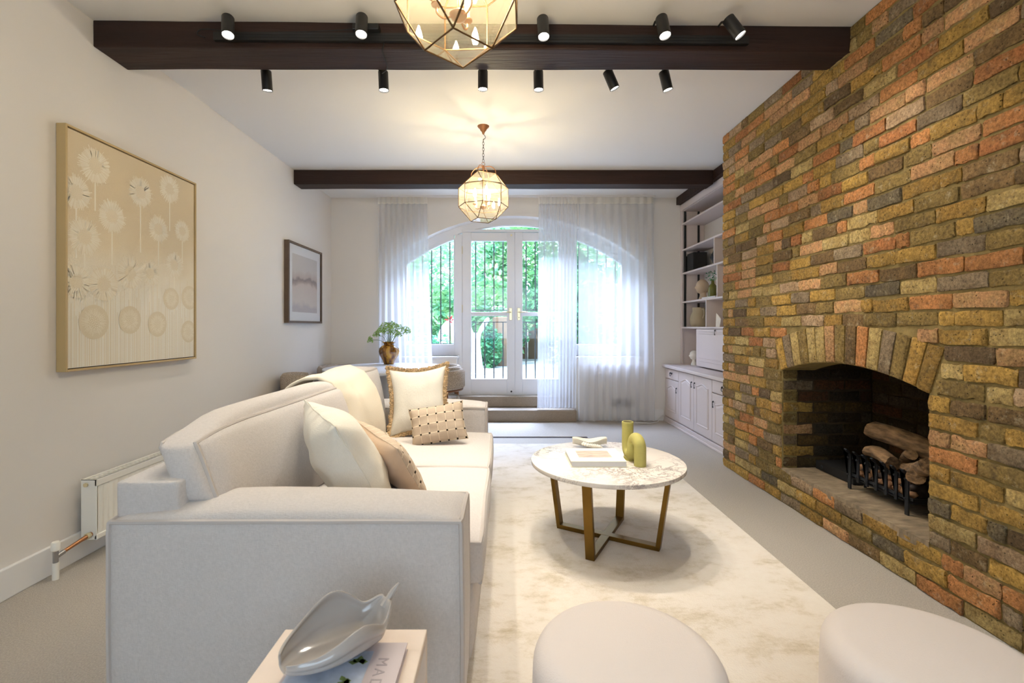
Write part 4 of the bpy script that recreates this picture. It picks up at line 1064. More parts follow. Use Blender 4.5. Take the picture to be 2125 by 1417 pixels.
# two crossing flat-bar frames
for ang, nm in ((math.atan2(0.14, -0.244), 0), (math.atan2(-0.258, -0.142), 1)):
    d = Vector((math.cos(ang), math.sin(ang), 0)); p = Vector((-d.y, d.x, 0)); c = Vector((CT[0], CT[1], 0)); hw = 0.024; tk = 0.011
    z0 = 0.013 + (0.0 if nm == 0 else 0.0)
    def slab(a0, a1, b0, b1):  # a: outer curve pts, b: inner pts (r,z)
        V = []
        for (r, z) in (a0, a1, b1, b0):
            for s in (-1, 1): q = c + d*r + p*(hw*s); V.append((q.x, q.y, z))
        return V, [(0,1,3,2), (2,3,5,4), (4,5,7,6), (6,7,1,0), (0,2,4,6), (1,7,5,3)]
    for s in (-1, 1):
        V, Fc = slab((s*0.292, z0), (s*0.352, 0.428), (s*(0.292-0.024), z0 + 0.002), (s*(0.352-0.024), 0.428))
        MB().add(V, Fc).build('leg', brass_m, ct, bevel=0.0025)
    zt_ = z0 + (0.024 if nm == 0 else 0.0232)
    V, Fc = slab((-0.29, z0 + 0.0004*nm), (0.29, z0 + 0.0004*nm), (-0.29, zt_), (0.29, zt_))
    MB().add(V, Fc).build('floor_bar', brass_m, ct, bevel=0.002)
# large white book
bk = thing('coffee_table_book', (0.505, 2.62, 0.451), 'thick ivory picture book lying on the marble table', 'book')
bx0, bx1, by0, by1 = 0.358, 0.655, 2.487, 2.755
MB().box((bx0 + .006, by0 + .004, 0.4545), (bx1 - .002, by1 - .004, 0.4800)).build('pages', paper_m, bk)
cv = MB(); cv.box((bx0, by0, 0.4512), (bx1, by1, 0.4545)); cv.build('back_cover', bookw_m, bk, bevel=0.001)
cv = MB(); cv.box((bx0, by0, 0.4800), (bx1, by1, 0.4833)); cv.build('front_cover', bookw_m, bk, bevel=0.001)
MB().box((bx0 + 0.055, by0 + 0.075, 0.4833), (bx1 - 0.06, by1 - 0.055, 0.4836)).build('cover_photo', photo_t, bk)
# small shell-like dish and beads behind the book
ds = thing('leaf_dish', (0.53, 2.91, 0.451), 'pale folded leaf shaped dish behind the ivory book', 'dish')
d_ = MB(); d_.grid(lambda u, v: (0.43 + 0.21*u, 2.91 + (v - .5)*0.085*math.sin(PI*(0.08 + 0.84*u)), 0.453 + 0.10*abs(v-.5)**1.4 + 0.02*math.cos(u*PI)**2), 18, 10)
d_.build('bowl', cream_m, ds, smooth='all', solid=0.005, fixn=False)
cr = thing('coral_ornament', (0.53, 2.85, 0.452), 'small white knobbly coral ornament beside the leaf dish', 'ornament')
r4 = random.Random(4); cm = MB()
for k in range(9):
    t = k / 8; p = (0.485 + 0.10*t, 2.835 - 0.012*math.sin(t*5), 0.462 + 0.022*(1 - t) )
    cm.tube([(p[0] - .012, p[1], p[2]), (p[0], p[1] + .004, p[2] + .006), (p[0] + .014, p[1], p[2] - .002)], [0.006, 0.0125, 0.006], 9)
cm.build('coral', plaster_m, cr, smooth=True)['kind'] = 'stuff'
# green tube vase
vz = thing('tube_vase', (0.718, 2.585, 0.451), 'olive green ceramic vase made of one looping tube', 'vase')
def bez(P, n=8):
    out = []
    for i in range(len(P) - 1):
        p0 = Vector(P[max(i-1, 0)]); p1 = Vector(P[i]); p2 = Vector(P[i+1]); p3 = Vector(P[min(i+2, len(P)-1)])
        for k in range(n):
            t = k / n; out.append(0.5 * ((2*p1) + (-p0+p2)*t + (2*p0-5*p1+4*p2-p3)*t*t + (-p0+3*p1-3*p2+p3)*t**3))
    out.append(Vector(P[-1])); return out
rt = 0.032
def uarc(cy, cz, R, a0, a1, x0, x1, n=14):
    return [(x0 + (x1-x0)*k/n, cy + R*math.cos(a0 + (a1-a0)*k/n), cz + R*math.sin(a0 + (a1-a0)*k/n)) for k in range(n+1)]
vp = MB()
path = [(0.706, 2.665, 0.655), (0.706, 2.665, 0.60), (0.706, 2.665, 0.53)] + uarc(2.6275, 0.521, 0.0375, 0, -PI, 0.706, 0.716)[1:] + [(0.716, 2.59, 0.535)] + uarc(2.5525, 0.550, 0.0375, 0, PI, 0.716, 0.733)[0:] + [(0.733, 2.515, 0.50), (0.733, 2.515, 0.4515)]
vp.tube(path, rt, 20, up=Vector((1, 0, 0)))
vp.build('tube', vase_m, vz, smooth=True)
MB().lathe([(0.032, 0.650), (0.0325, 0.656), (0.031, 0.6585), (0.027, 0.6585), (0.0255, 0.655), (0.0255, 0.6552)], (0.706, 2.665, 0), 24, cap=False).build('rim', vase_m, vz, smooth=True)
MB().lathe([(0.0258, 0.6562), (0.001, 0.6562)], (0.706, 2.665, 0), 24, cap=False).build('mouth_shadow', mat('painted vase mouth shade', rgb(60, 54, 24), 0.9), vz)  # dark disc paints the shade inside the tube mouth
MB().lathe([(0.030, 0.4512), (0.033, 0.470)], (0.708, 2.634, 0), 20).build('base', vase_m, vz, smooth=True)

# ------------------------------------------------------------------ round ottomans
def ottoman(x, y, label):
    t = thing('round_ottoman', (x, y, 0.013), label, 'ottoman', 'round ottomans on the rug')
    r = 0.232; H = 0.425; pr = [(0.001, 0.02), (r*0.90, 0.02), (r*0.97, 0.035), (r*0.985, 0.06)]
    pr += [(r*(0.985 + 0.015*math.sin(k/6*PI)), 0.06 + (H - 0.06 - 0.055)*k/6) for k in range(1, 7)]
    R2 = 0.055
    pr += [(r*0.985 - R2 + R2*math.cos(a*PI/16), H - R2 + R2*math.sin(a*PI/16)) for a in range(1, 8)]
    pr += [((r*0.985 - R2)*(1 - k/8), H + 0.010*math.sin(k/8*PI/2)) for k in range(0, 8)] + [(0.001, H + 0.010)]
    MB().lathe(pr, (x, y, 0.0), 64, cap=False).build('seat', shade_m, t, smooth='all')
    MB().lathe([(r*0.86, 0.0135), (r*0.88, 0.02)], (x, y, 0), 40).build('base_ring', black_matte, t)
ottoman(0.30, 1.135, 'pale pink round ottoman in front of the coffee table')
ottoman(1.035, 1.125, 'pale pink round ottoman nearest the brick wall')

# ------------------------------------------------------------------ side table with books and pod bowl
TX0, TX1, TY0, TY1, TZ = -0.541, -0.189, 0.66, 1.161, 0.45
sd = thing('side_table', ((TX0+TX1)/2, (TY0+TY1)/2, 0.0), 'pale wooden side table at the near arm of the sofa', 'side table')
box('table_top', (TX0, TY0, TZ - 0.025), (TX1, TY1, TZ), oak_m, sd, bevel=0.003)
for x in (TX0, TX1 - 0.022):
    for y in (TY0, TY1 - 0.022):
        box('leg', (x, y, 0.001), (x + 0.022, y + 0.022, TZ - 0.025), oak_m, sd, bevel=0.002)
    box('stretcher', (x, TY0 + 0.022, 0.06), (x + 0.022, TY1 - 0.022, 0.085), oak_m, sd, bevel=0.002)
def bk_(name, x0, x1, y0, y1, z0, th_, cover, label, grp=None):
    b = thing(name, ((x0+x1)/2, (y0+y1)/2, z0), label, 'book', grp)
    MB().box((x0 + .004, y0 + .004, z0 + .003), (x1 - .004, y1 - .004, z0 + th_ - .003)).build('pages', paper_m, b)
    MB().box((x0, y0, z0), (x1, y1, z0 + .003)).build('back_cover', cover, b); c = MB().box((x0, y0, z0 + th_ - .003), (x1, y1, z0 + th_)).build('front_cover', cover, b, bevel=0.0008)
    return b, c
b1, c1 = bk_('side_table_book', -0.462, -0.222, 0.80, 1.085, TZ, 0.018, bookp_m, 'dusty pink book with plants on its cover, under the grey pod bowl')
ct_z = TZ + 0.018
MB().box((-0.455, 0.815, ct_z), (-0.292, 1.055, ct_z + 0.0006)).build('cover_photo', photo_g, b1)
for (x, y, s) in ((-0.315, 1.02, 1.0), (-0.33, 0.965, 0.8), (-0.345, 1.035, 0.8)):
    lf = MB(); r5 = random.Random(int(x*1000))
    for k in range(7):
        a = r5.uniform(0, 2*PI); L = 0.022*s*r5.uniform(.6, 1.1); w = 0.008*s
        lf.add([(x, y, ct_z + .0009), (x + L*.5*math.cos(a) - w*math.sin(a), y + L*.5*math.sin(a) + w*math.cos(a), ct_z + .0009), (x + L*math.cos(a), y + L*math.sin(a), ct_z + .0009), (x + L*.5*math.cos(a) + w*math.sin(a), y + L*.5*math.sin(a) - w*math.cos(a), ct_z + .0009)], [(0,1,2,3)])
    lf.build('printed_leaf', leafprint_m, b1)['kind'] = 'stuff'
cu = bpy.data.curves.new('lettering', 'FONT'); cu.body = 'MADI'; cu.size = 0.034; cu.space_character = 1.35; cu.extrude = 0.0002
cu.materials.append(ink_m); to = bpy.data.objects.new('cover_lettering', cu); C.objects.link(to); to.parent = b1
bpy.context.view_layer.update()
me_ = bpy.data.meshes.new_from_object(to.evaluated_get(bpy.context.evaluated_depsgraph_get())); bpy.data.objects.remove(to)
to = bpy.data.objects.new('cover_lettering', me_); C.objects.link(to); to.parent = b1; to['kind'] = 'stuff'
to.location = Vector((-0.275, 1.035, ct_z + 0.0005)) - WO[b1.name]; to.rotation_euler = (0, 0, -PI/2); WO[to.name] = Vector((0,0,0))
# pod-shaped bowl
pb = thing('pod_bowl', (-0.37, 1.0, ct_z), 'glossy pale grey ceramic bowl shaped like a split seed pod', 'bowl')
A = Vector((-0.452, 0.955, 0)); B = Vector((-0.288, 1.125, 0)); ax = (B - A); Lp = ax.length; dx = ax.normalized(); dn = Vector((-dx.y, dx.x, 0))
def pod(u, v):
    # u along the pod 0..1, v around from the near rim, under, to the far rim (0..1)
    wd = 0.076 * (max(0.0, math.sin(PI * (0.03 + 0.94*u**0.92))) ** 0.62)
    tip = max(0, u - 0.82) / 0.18
    zb = 0.012 + 0.045 * tip**1.3 + 0.016 * (1-u)**3
    ang = (v - 0.5) * 2
    th_ = ang * PI * 0.60
    far = ang > 0
    rimh = ((0.104 if far else 0.076) * (0.55 + 0.45*math.exp(-((u - 0.62)/0.30)**2))) * max(0.0, math.sin(PI*min(1, 0.10 + 0.90*u)))**0.6
    zz = zb + (rimh) * (1 - math.cos(th_)) / (1 - math.cos(PI*0.60)) 
    zz += 0.020 * tip ** 1.5
    rib = 1 + 0.05 * math.cos(ang * 5 * PI)
    off = wd * math.copysign(abs(math.sin(th_))**0.55, th_) * rib
    if far: off *= 0.86
    p = A + dx * (u * Lp * 1.04) + dn * off
    return (p.x, p.y, ct_z + zz)
pm_ = MB(); pm_.grid(pod, 34, 36); pm_.build('shell', ceram_m, pb, smooth='all', solid=0.006, fixn=False, sub=1)
pt_ = Vector(pod(1, 0.5))
MB().tube([Vector(pod(0.96, 0.5)), pt_ + Vector((0.012, 0.012, 0.010)), pt_ + Vector((0.024, 0.022, 0.022))], [0.010, 0.007, 0.004], 8).build('stalk_tip', ceram_m, pb, smooth=True)

# ------------------------------------------------------------------ radiator
rd_ = thing('radiator', (-2.14, 3.2, 0.106), 'long low white panel radiator under the large dandelion painting', 'radiator')
RY0, RY1, RZ0, RZ1, RXF = 2.40, 4.30, 0.106, 0.415, -2.085
pn = MB(); n = 190
def rad(u, v):
    y = RY0 + 0.012 + (RY1 - RY0 - 0.024)*u; z = RZ0 + 0.006 + (RZ1 - RZ0 - 0.012)*v
    d = 0.006 * (0.5 + 0.5*math.cos((y - RY0) / 0.0333 * 2*PI)) ** 0.7 * (1 if 0.13 < v < 0.87 else 0)
    return (RXF - 0.006 + d, y, z)
pn.grid(rad, 330, 14); pn.build('front_panel', rad_m, rd_, smooth='all', fixn=False)
MB().box((-2.150, RY0 + .01, RZ0 + .01), (-2.142, RY1 - .01, RZ1 - .03)).build('rear_panel', rad_m, rd_)
box('side_panel', (-2.165, RY0, RZ0), (RXF, RY0 + 0.004, RZ1), rad_m, rd_, bevel=0.001)
box('side_panel', (-2.165, RY1 - 0.004, RZ0), (RXF, RY1, RZ1), rad_m, rd_, bevel=0.001)
box('frame_strip', (RXF - 0.012, RY0, RZ1 - 0.035), (RXF + 0.001, RY1, RZ1), rad_m, rd_, bevel=0.003)
box('frame_strip', (RXF - 0.012, RY0, RZ0), (RXF + 0.001, RY1, RZ0 + 0.025), rad_m, rd_, bevel=0.003)
gr = MB()
gr.box((-2.165, RY0, RZ1 - 0.004), (-2.150, RY1, RZ1)); gr.box((RXF - 0.016, RY0, RZ1 - 0.004), (RXF, RY1, RZ1)); gr.box((-2.128, RY0, RZ1 - 0.004), (-2.122, RY1, RZ1))
for k in range(64): y = RY0 + k*(RY1-RY0)/64; gr.box((-2.165, y, RZ1 - 0.004), (RXF, y + 0.007, RZ1 - 0.001))
gr.build('top_grille', rad_m, rd_)
MB().lathe([(0.011, -0.006), (0.011, 0.003), (0.006, 0.004)], (-2.138, RY0 - 0.002, 0.388), 12, axis='y').build('bleed_plug', gold_m, rd_, smooth=True)
MB().tube([(-2.115, RY0 + 0.002, 0.135), (-2.117, 2.345, 0.128), (-2.123, 2.25, 0.112)], [0.0125, 0.0095, 0.0085], 10).build('copper_pipe', copper_m, rd_, smooth=True)
MB().lathe([(0.015, -0.012), (0.015, 0.008)], (-2.116, 2.385, 0.134), 6, axis='y').build('brass_nut', gold_m, rd_)
vb = MB(); vb.tube([(-2.125, 2.222, 0.075), (-2.125, 2.222, 0.135)], 0.011, 10); vb.tube([(-2.125, 2.222, 0.105), (-2.123, 2.262, 0.113)], 0.011, 10); vb.build('valve_body', MATS.get('chrome') or mat('chrome', rgb(170, 170, 172), 0.25, metal=0.9), rd_, smooth=True)
MB().lathe([(0.012, 0.135), (0.0175, 0.140), (0.0175, 0.172), (0.014, 0.178), (0.001, 0.179)], (-2.125, 2.222, 0), 16).build('valve_cap', rad_m, rd_, smooth=True)
MB().tube([(-2.125, 2.222, 0.0), (-2.125, 2.222, 0.08)], 0.0135, 12).build('white_pipe', rad_m, rd_, smooth=True)

# ------------------------------------------------------------------ framed dandelion painting
pg = thing('dandelion_painting', (-2.17, 2.79, 0.975), 'large framed beige painting of dandelion heads on the left wall', 'painting')
PX = -2.150; PY0, PY1, PZ0, PZ1 = 2.30, 3.28, 0.975, 2.200
fm = mat('champagne wood frame', rgb(186, 160, 112), 0.45)
w_ = 0.011
for a, b in (((-2.198, PY0, PZ0), (PX, PY0 + w_, PZ1)), ((-2.198, PY1 - w_, PZ0), (PX, PY1, PZ1)), ((-2.198, PY0 + w_, PZ0), (PX, PY1 - w_, PZ0 + w_)), ((-2.198, PY0 + w_, PZ1 - w_), (PX, PY1 - w_, PZ1))):
    box('frame', a, b, fm, pg, bevel=0.0015)
cm_ = mat('painted canvas', rgb(214, 186, 142), 0.8, bump=0.2, scale=200)
n_, l_ = nodes_of(cm_); b_ = n_['Principled BSDF']; tc_ = n_.new('ShaderNodeTexCoord'); sp_ = n_.new('ShaderNodeSeparateXYZ'); l_.new(tc_.outputs['Object'], sp_.inputs[0])
nz_ = n_.new('ShaderNodeTexNoise'); nz_.inputs['Scale'].default_value = 5; nz_.inputs['Detail'].default_value = 6; l_.new(tc_.outputs['Object'], nz_.inputs['Vector'])
ad_ = n_.new('ShaderNodeMath'); ad_.operation = 'MULTIPLY_ADD'; ad_.inputs[1].default_value = 0.35; l_.new(nz_.outputs[0], ad_.inputs[0]); l_.new(sp_.outputs[2], ad_.inputs[2])
rp_ = ramp(n_, [(0.50, rgb(230, 223, 208)), (0.72, rgb(225, 213, 190)), (0.86, rgb(218, 202, 173)), (1.0, rgb(214, 196, 164))]); l_.new(ad_.outputs[0], rp_.inputs[0]); l_.new(rp_.outputs[0], b_.inputs['Base Color'])
MB().box((-2.190, PY0 + w_ + .005, PZ0 + w_ + .005), (-2.158, PY1 - w_ - .005, PZ1 - w_ - .005)).build('canvas', cm_, pg)
MB().box((-2.192, PY0 + w_, PZ0 + w_), (-2.170, PY1 - w_, PZ1 - w_)).build('shadow_gap', shadowgap_m, pg)  # dark sheet giving the gap round the canvas its shade
white_p = mat('cream brush strokes', rgb(234, 225, 206), 0.8); tan_p = mat('tan wash', rgb(217, 203, 176), 0.8); pale_p = mat('pale wash', rgb(223, 209, 183), 0.8)
art = MB(); r6 = random.Random(21); CX = -2.158; lay = [0.0]
def bump_x(): return CX + 0.0001
def quad(p, q, w, ml):
    art.cur = ml; x = bump_x(); d = Vector((q[0]-p[0], q[1]-p[1])); nn = Vector((-d.y, d.x)).normalized() * w/2
    art.add([(x, p[0]-nn.x, p[1]-nn.y), (x, q[0]-nn.x, q[1]-nn.y), (x, q[0]+nn.x, q[1]+nn.y), (x, p[0]+nn.x, p[1]+nn.y)], [(0,1,2,3)])
def disc(y, z, r, ml, k=22):
    art.cur = ml; x = bump_x(); art.add([(x, y + r*math.cos(2*PI*i/k), z + r*math.sin(2*PI*i/k)) for i in range(k)], [tuple(range(k))])
W_, H_ = PY1 - PY0 - 0.03, PZ1 - PZ0 - 0.03; oy, oz = PY0 + 0.015, PZ0 + 0.015
# drips along the foot
for k in range(64):
    y = oy + W_*(k + 0.5 + r6.uniform(-.3, .3))/64; h_ = r6.uniform(0.22, 0.46)*H_; quad((y, oz + 0.004), (y, oz + h_), r6.uniform(0.002, 0.006), 1 if k % 2 else 2)
def pic(xc, yc):
    x = 60 + xc*0.4375; y = 200 + yc*0.4375; Y = 2.157*F/(VX - x); return Y, 1.2 + (HY - y)*Y/F
flowers = []
for (xc, yc, rp, s) in [(315,330,88,0),(225,455,82,0),(530,455,72,0),(668,440,66,0),(395,570,78,0),(265,665,88,0),(615,630,64,0),(728,640,52,0),(575,840,62,0),(480,840,78,0),(690,800,62,0),(225,880,84,2),(355,890,88,0),(675,960,52,1),(762,955,56,1),(310,1070,82,1),(480,1060,66,1),(610,1080,60,1),(757,1115,52,1)]:
    y, z = pic(xc, yc); flowers.append((y, z, rp*0.4375*y/F, s))
lim = lambda yy: max(oy + .003, min(oy + W_ - .003, yy))
X0 = CX + 0.0002; base_l = [0.0]
def bump_x(): return X0 + base_l[0]
for y, z, r, s in flowers:
    base_l[0] += 0.00002
    if s == 0: quad((y, z - r*0.9), (y, max(oz + .05, z - r*0.9 - r6.uniform(0.14, 0.28))), 0.009, 0)
for y, z, r, s in flowers:
    k = 26; base_l[0] += 0.00002
    art.cur = 1 if s == 1 else 2; x = bump_x(); rd0 = r*(1.0 if s == 1 else 0.90)
    art.add([(x, lim(y + rd0*math.cos(2*PI*i/k)), z + rd0*math.sin(2*PI*i/k)) for i in range(k)], [tuple(range(k))])
    base_l[0] += 0.00002
    for i in range(84):
        a_ = 2*PI*i/84 + r6.uniform(-.04, .04); r0 = r*r6.uniform(0.34, 0.52); r1 = r*r6.uniform(0.80, 1.10)
        if s == 1: r1 = r*r6.uniform(.6, .85)
        quad((lim(y + r0*math.cos(a_)), z + r0*math.sin(a_)), (lim(y + r1*math.cos(a_)), z + r1*math.sin(a_)), r6.uniform(0.0014, 0.0046) if s != 1 else 0.0014, 0)
    base_l[0] += 0.00002
    for i in range(44):
        q = math.sqrt((i + .5)/44)*r*0.44; a_ = i*2.39996; disc(lim(y + q*math.cos(a_)), z + q*math.sin(a_), 0.0030, 1 if s != 1 else 0, 5)
ao = art.build('dandelion_print', [white_p, tan_p, pale_p], pg, fixn=False); ao['kind'] = 'stuff'

# ------------------------------------------------------------------ small landscape picture
sp2 = thing('landscape_picture', (-2.17, 5.13, 1.23), 'small dark framed watercolour landscape near the window corner', 'picture')
fr = mat('dark walnut picture frame', rgb(92, 74, 58), 0.5, var=0.15, vscale=12)
QY0, QY1, QZ0, QZ1, QX = 4.69, 5.555, 1.235, 2.070, -2.150; w_ = 0.022
for a, b in (((-2.198, QY0, QZ0), (QX, QY0 + w_, QZ1)), ((-2.198, QY1 - w_, QZ0), (QX, QY1, QZ1)), ((-2.198, QY0 + w_, QZ0), (QX, QY1 - w_, QZ0 + w_)), ((-2.198, QY0 + w_, QZ1 - w_), (QX, QY1 - w_, QZ1))):
    box('frame', a, b, fr, sp2, bevel=0.001)
box('mount', (-2.19, QY0 + w_, QZ0 + w_), (-2.168, QY1 - w_, QZ1 - w_), mat('white mount board', rgb(232, 232, 234), 0.7), sp2)
lm = bpy.data.materials.new('misty landscape print'); lm.use_nodes = True
n_, l_ = nodes_of(lm); b_ = n_['Principled BSDF']; b_.inputs['Roughness'].default_value = 0.6
tc_ = n_.new('ShaderNodeTexCoord'); sp_ = n_.new('ShaderNodeSeparateXYZ'); l_.new(tc_.outputs['Object'], sp_.inputs[0])
nz_ = n_.new('ShaderNodeTexNoise'); nz_.inputs['Scale'].default_value = 5; nz_.inputs['Detail'].default_value = 8; l_.new(tc_.outputs['Object'], nz_.inputs['Vector'])
ad_ = n_.new('ShaderNodeMath'); ad_.operation = 'MULTIPLY_ADD'; ad_.inputs[1].default_value = 0.22; l_.new(nz_.outputs[0], ad_.inputs[0]); l_.new(sp_.outputs[2], ad_.inputs[2])
rp_ = ramp(n_, [(0.0, rgb(196, 186, 184)), (0.16, rgb(180, 172, 178)), (0.22, rgb(212, 200, 192)), (0.38, rgb(208, 192, 184)), (0.42, rgb(160, 138, 132)), (0.455, rgb(120, 106, 106)), (0.48, rgb(186, 168, 162)), (0.56, rgb(206, 198, 194)), (0.8, rgb(200, 196, 194))])
l_.new(ad_.outputs[0], rp_.inputs[0]); l_.new(rp_.outputs[0], b_.inputs['Base Color'])
MB().box((-2.169, QY0 + 0.115, QZ0 + 0.115), (-2.167, QY1 - 0.115, QZ1 - 0.115)).build('print', lm, sp2)
MB().box((-2.162, QY0 + w_, QZ0 + w_), (-2.160, QY1 - w_, QZ1 - w_)).build('glazing', frost_m, sp2)
# ------------------------------------------------------------------ hanging lanterns
A_ = 0.1545; AP = A_/2; T_ = A_*(1 + math.sqrt(2))/2
def lantern(loc, rz, label, chain_top):
    t = thing('hanging_lantern', loc, label, 'pendant lantern', 'copper and glass lanterns', rz=rz)
    WO[t.name] = Vector((0, 0, 0))
    def oct_(z): return [Vector((x, y, z)) for x, y in ((-AP,-T_),(AP,-T_),(T_,-AP),(T_,AP),(AP,T_),(-AP,T_),(-T_,AP),(-T_,-AP))]
    def sq(z): return [Vector((x, y, z)) for x, y in ((-AP,-AP),(AP,-AP),(AP,AP),(-AP,AP))]
    U, L, SU, SL = oct_(AP), oct_(-AP), sq(T_), sq(-T_)
    edges = []; faces = []
    for k in range(8): edges += [(U[k], U[(k+1)%8]), (L[k], L[(k+1)%8]), (U[k], L[k])]; faces.append([L[k], L[(k+1)%8], U[(k+1)%8], U[k]])
    for k in range(4):
        for Q, O in ((SU, U), (SL, L)):
            edges += [(Q[k], Q[(k+1)%4]), (Q[k], O[2*k]), (Q[k], O[2*k-1])]
            faces.append([O[2*k], O[2*k+1], Q[(k+1)%4], Q[k]]); faces.append([O[2*k], Q[k], O[2*k-1]])
    faces.append(SL)
    fb = MB()
    for a, b in edges: fb.tube([a, b], 0.0030, 6)
    for v in U + L + SU + SL: fb.lathe([(0.001, -0.0032), (0.0034, 0), (0.001, 0.0032)], v, 6)
    f = fb.build('frame', darkbrass_m, t, local=True, origin=(0,0,0)); f['kind'] = 'stuff' if False else ''
    del f['kind']
    for fc in faces:
        c = sum(fc, Vector()) / len(fc); vs = [c + (v - c)*0.985 for v in fc]
        MB().add(vs, [tuple(range(len(vs)))]).build('glass_pane', lantern_glass, t, local=True, fixn=False)
    # curved arms from the top square to the crown
    for v in SU:
        p = [v, v*0.80 + Vector((0,0,0.062)), Vector((v.x*0.45, v.y*0.45, T_ + 0.062)), Vector((v.x*0.12, v.y*0.12, T_ + 0.052))]
        MB().tube(bez([v, Vector((v.x*0.95, v.y*0.95, T_ + 0.028)), Vector((v.x*0.6, v.y*0.6, T_ + 0.060)), Vector((v.x*0.1, v.y*0.1, T_ + 0.066))], 5), 0.0035, 6).build('crown_arm', copper_m, t, smooth=True, local=True)
    MB().lathe([(0.006, T_ - 0.10), (0.006, T_ + 0.03), (0.011, T_ + 0.045), (0.011, T_ + 0.07), (0.004, T_ + 0.078)], n=12).build('crown_stem', copper_m, t, smooth=True, local=True)
    MB().tube([(0, 0, T_ - 0.10), (0, 0, -0.075)], 0.004, 8).build('centre_rod', copper_m, t, smooth=True, local=True)
    MB().lathe([(0.002, -0.100), (0.022, -0.090), (0.030, -0.075), (0.018, -0.066), (0.006, -0.055)], n=16).build('hub', copper_m, t, smooth=True, local=True)
    for k in range(3):
        a = k*2*PI/3 + 0.5; d = Vector((math.cos(a), math.sin(a), 0))
        ar_ = MB().tube(bez([d*0.015 + Vector((0,0,-0.078)), d*0.045 + Vector((0,0,-0.092)), d*0.068 + Vector((0,0,-0.078)), d*0.070 + Vector((0,0,-0.058))], 5), 0.0035, 6).build('candle_arm', copper_m, t, smooth=True, local=True)
        c = d*0.070
        MB().lathe([(0.004, -0.060), (0.017, -0.054), (0.018, -0.050), (0.010, -0.047)], c, 12).build('drip_pan', copper_m, t, smooth=True, local=True)
        MB().lathe([(0.0095, -0.050), (0.0095, 0.006)], c, 10).build('candle_tube', ivory_m, t, smooth=True, local=True)
        MB().lathe([(0.006, 0.006), (0.0115, 0.018), (0.0145, 0.034), (0.0115, 0.052), (0.005, 0.072), (0.001, 0.080)], c, 12).build('bulb', bulb_m, t, smooth=True, local=True)
    # ring, chain, hook and ceiling rose
    zt = T_ + 0.078
    MB().tube([(0.014*math.cos(a*PI/6), 0, zt + 0.012 + 0.014*math.sin(a*PI/6)) for a in range(12)], 0.0022, 6, closed=True).build('top_ring', copper_m, t, smooth=True, local=True)
    z = zt + 0.026; end = ZC - loc[2] - 0.075; ch = MB(); k = 0
    while z < end - 0.045:
        pts = [((0.0075*math.cos(a*PI/6)), 0, z + 0.011 + 0.0145*math.sin(a*PI/6)) for a in range(12)]
        if k % 2: pts = [(0, p[0], p[2]) for p in pts]
        ch.tube(pts, 0.0018, 5, closed=True); z += 0.0235; k += 1
    c_ = ch.build('chain', chain_m, t, smooth=True, local=True); c_['kind'] = 'stuff'
    MB().tube([(0, 0, z), (0.012, 0, z + 0.004), (0.019, 0, z + 0.018), (0.012, 0, z + 0.034), (0, 0, z + 0.040), (-0.003, 0, end + 0.01)], 0.0026, 6).build('hook', chain_m, t, smooth=True, local=True)
    zz = ZC - loc[2]
    MB().lathe([(0.005, zz - 0.068), (0.010, zz - 0.060), (0.012, zz - 0.048), (0.024, zz - 0.036), (0.030, zz - 0.022), (0.046, zz - 0.008), (0.049, zz - 0.001)], n=24).build('ceiling_rose', copper_m, t, smooth=True, local=True)
    return t
lantern((-0.166, 3.84, 2.255), math.radians(24), 'faceted glass lantern hanging over the far end of the sofa', 0)
lantern((-0.146, 1.516, 2.283), math.radians(42), 'faceted glass lantern hanging closest, in front of the spotlight beam', 0)

# ------------------------------------------------------------------ spotlights and track
tk = thing('spotlight_track', (0, 2.49, 2.75), 'black spotlight track along the front of the dark beam', 'lighting track')
def yb(x): return 2.51 + 0.05*(x - XL)/(XR - XL)
mb = MB(); mb.add([(x, yb(x) - d, z) for x in (-1.545, 1.325) for d in (0.004, 0.026) for z in (2.725, 2.768)], [(0,1,3,2),(4,6,7,5),(0,4,5,1),(2,3,7,6),(0,2,6,4),(1,5,7,3)])
mb.build('rail', black_m, tk)
for z in (2.738, 2.752): 
    m2 = MB(); m2.add([(x, yb(x) - 0.0262 - d, zz) for x in (-1.5, 1.30) for d in (0, 0.0015) for zz in (z, z + 0.004)], [(0,1,3,2),(4,6,7,5),(0,4,5,1),(2,3,7,6),(0,2,6,4),(1,5,7,3)]); m2.build('rail_groove', black_matte, tk)
box('power_feed', (-0.80, 2.47, 2.768), (-0.66, 2.525, 2.80), black_m, tk, bevel=0.004)
MB().tube(bez([(-0.80, 2.50, 2.785), (-1.0, 2.505, 2.778), (-1.15, 2.503, 2.772), (-1.42, 2.503, 2.770), (-1.6, 2.505, 2.79), (-1.64, 2.508, 2.765), (-1.60, 2.508, 2.745)], 5), 0.003, 5).build('cable', black_matte, tk, smooth=True)
MB().tube(bez([(-0.64, 2.52, 2.735), (-0.645, 2.515, 2.705), (-0.66, 2.56, 2.695), (-0.67, 2.70, 2.693), (-0.72, 2.78, 2.70), (-0.72, 2.83, 2.745)], 5), 0.003, 5).build('link_cable', black_matte, tk, smooth=True)
tk2 = thing('spotlight_track', (0, 2.77, 2.79), 'black spotlight track hidden on the far side of the dark beam', 'lighting track')
box('rail', (-1.45, 2.752, 2.765), (1.05, 2.775, 2.805), black_m, tk2)
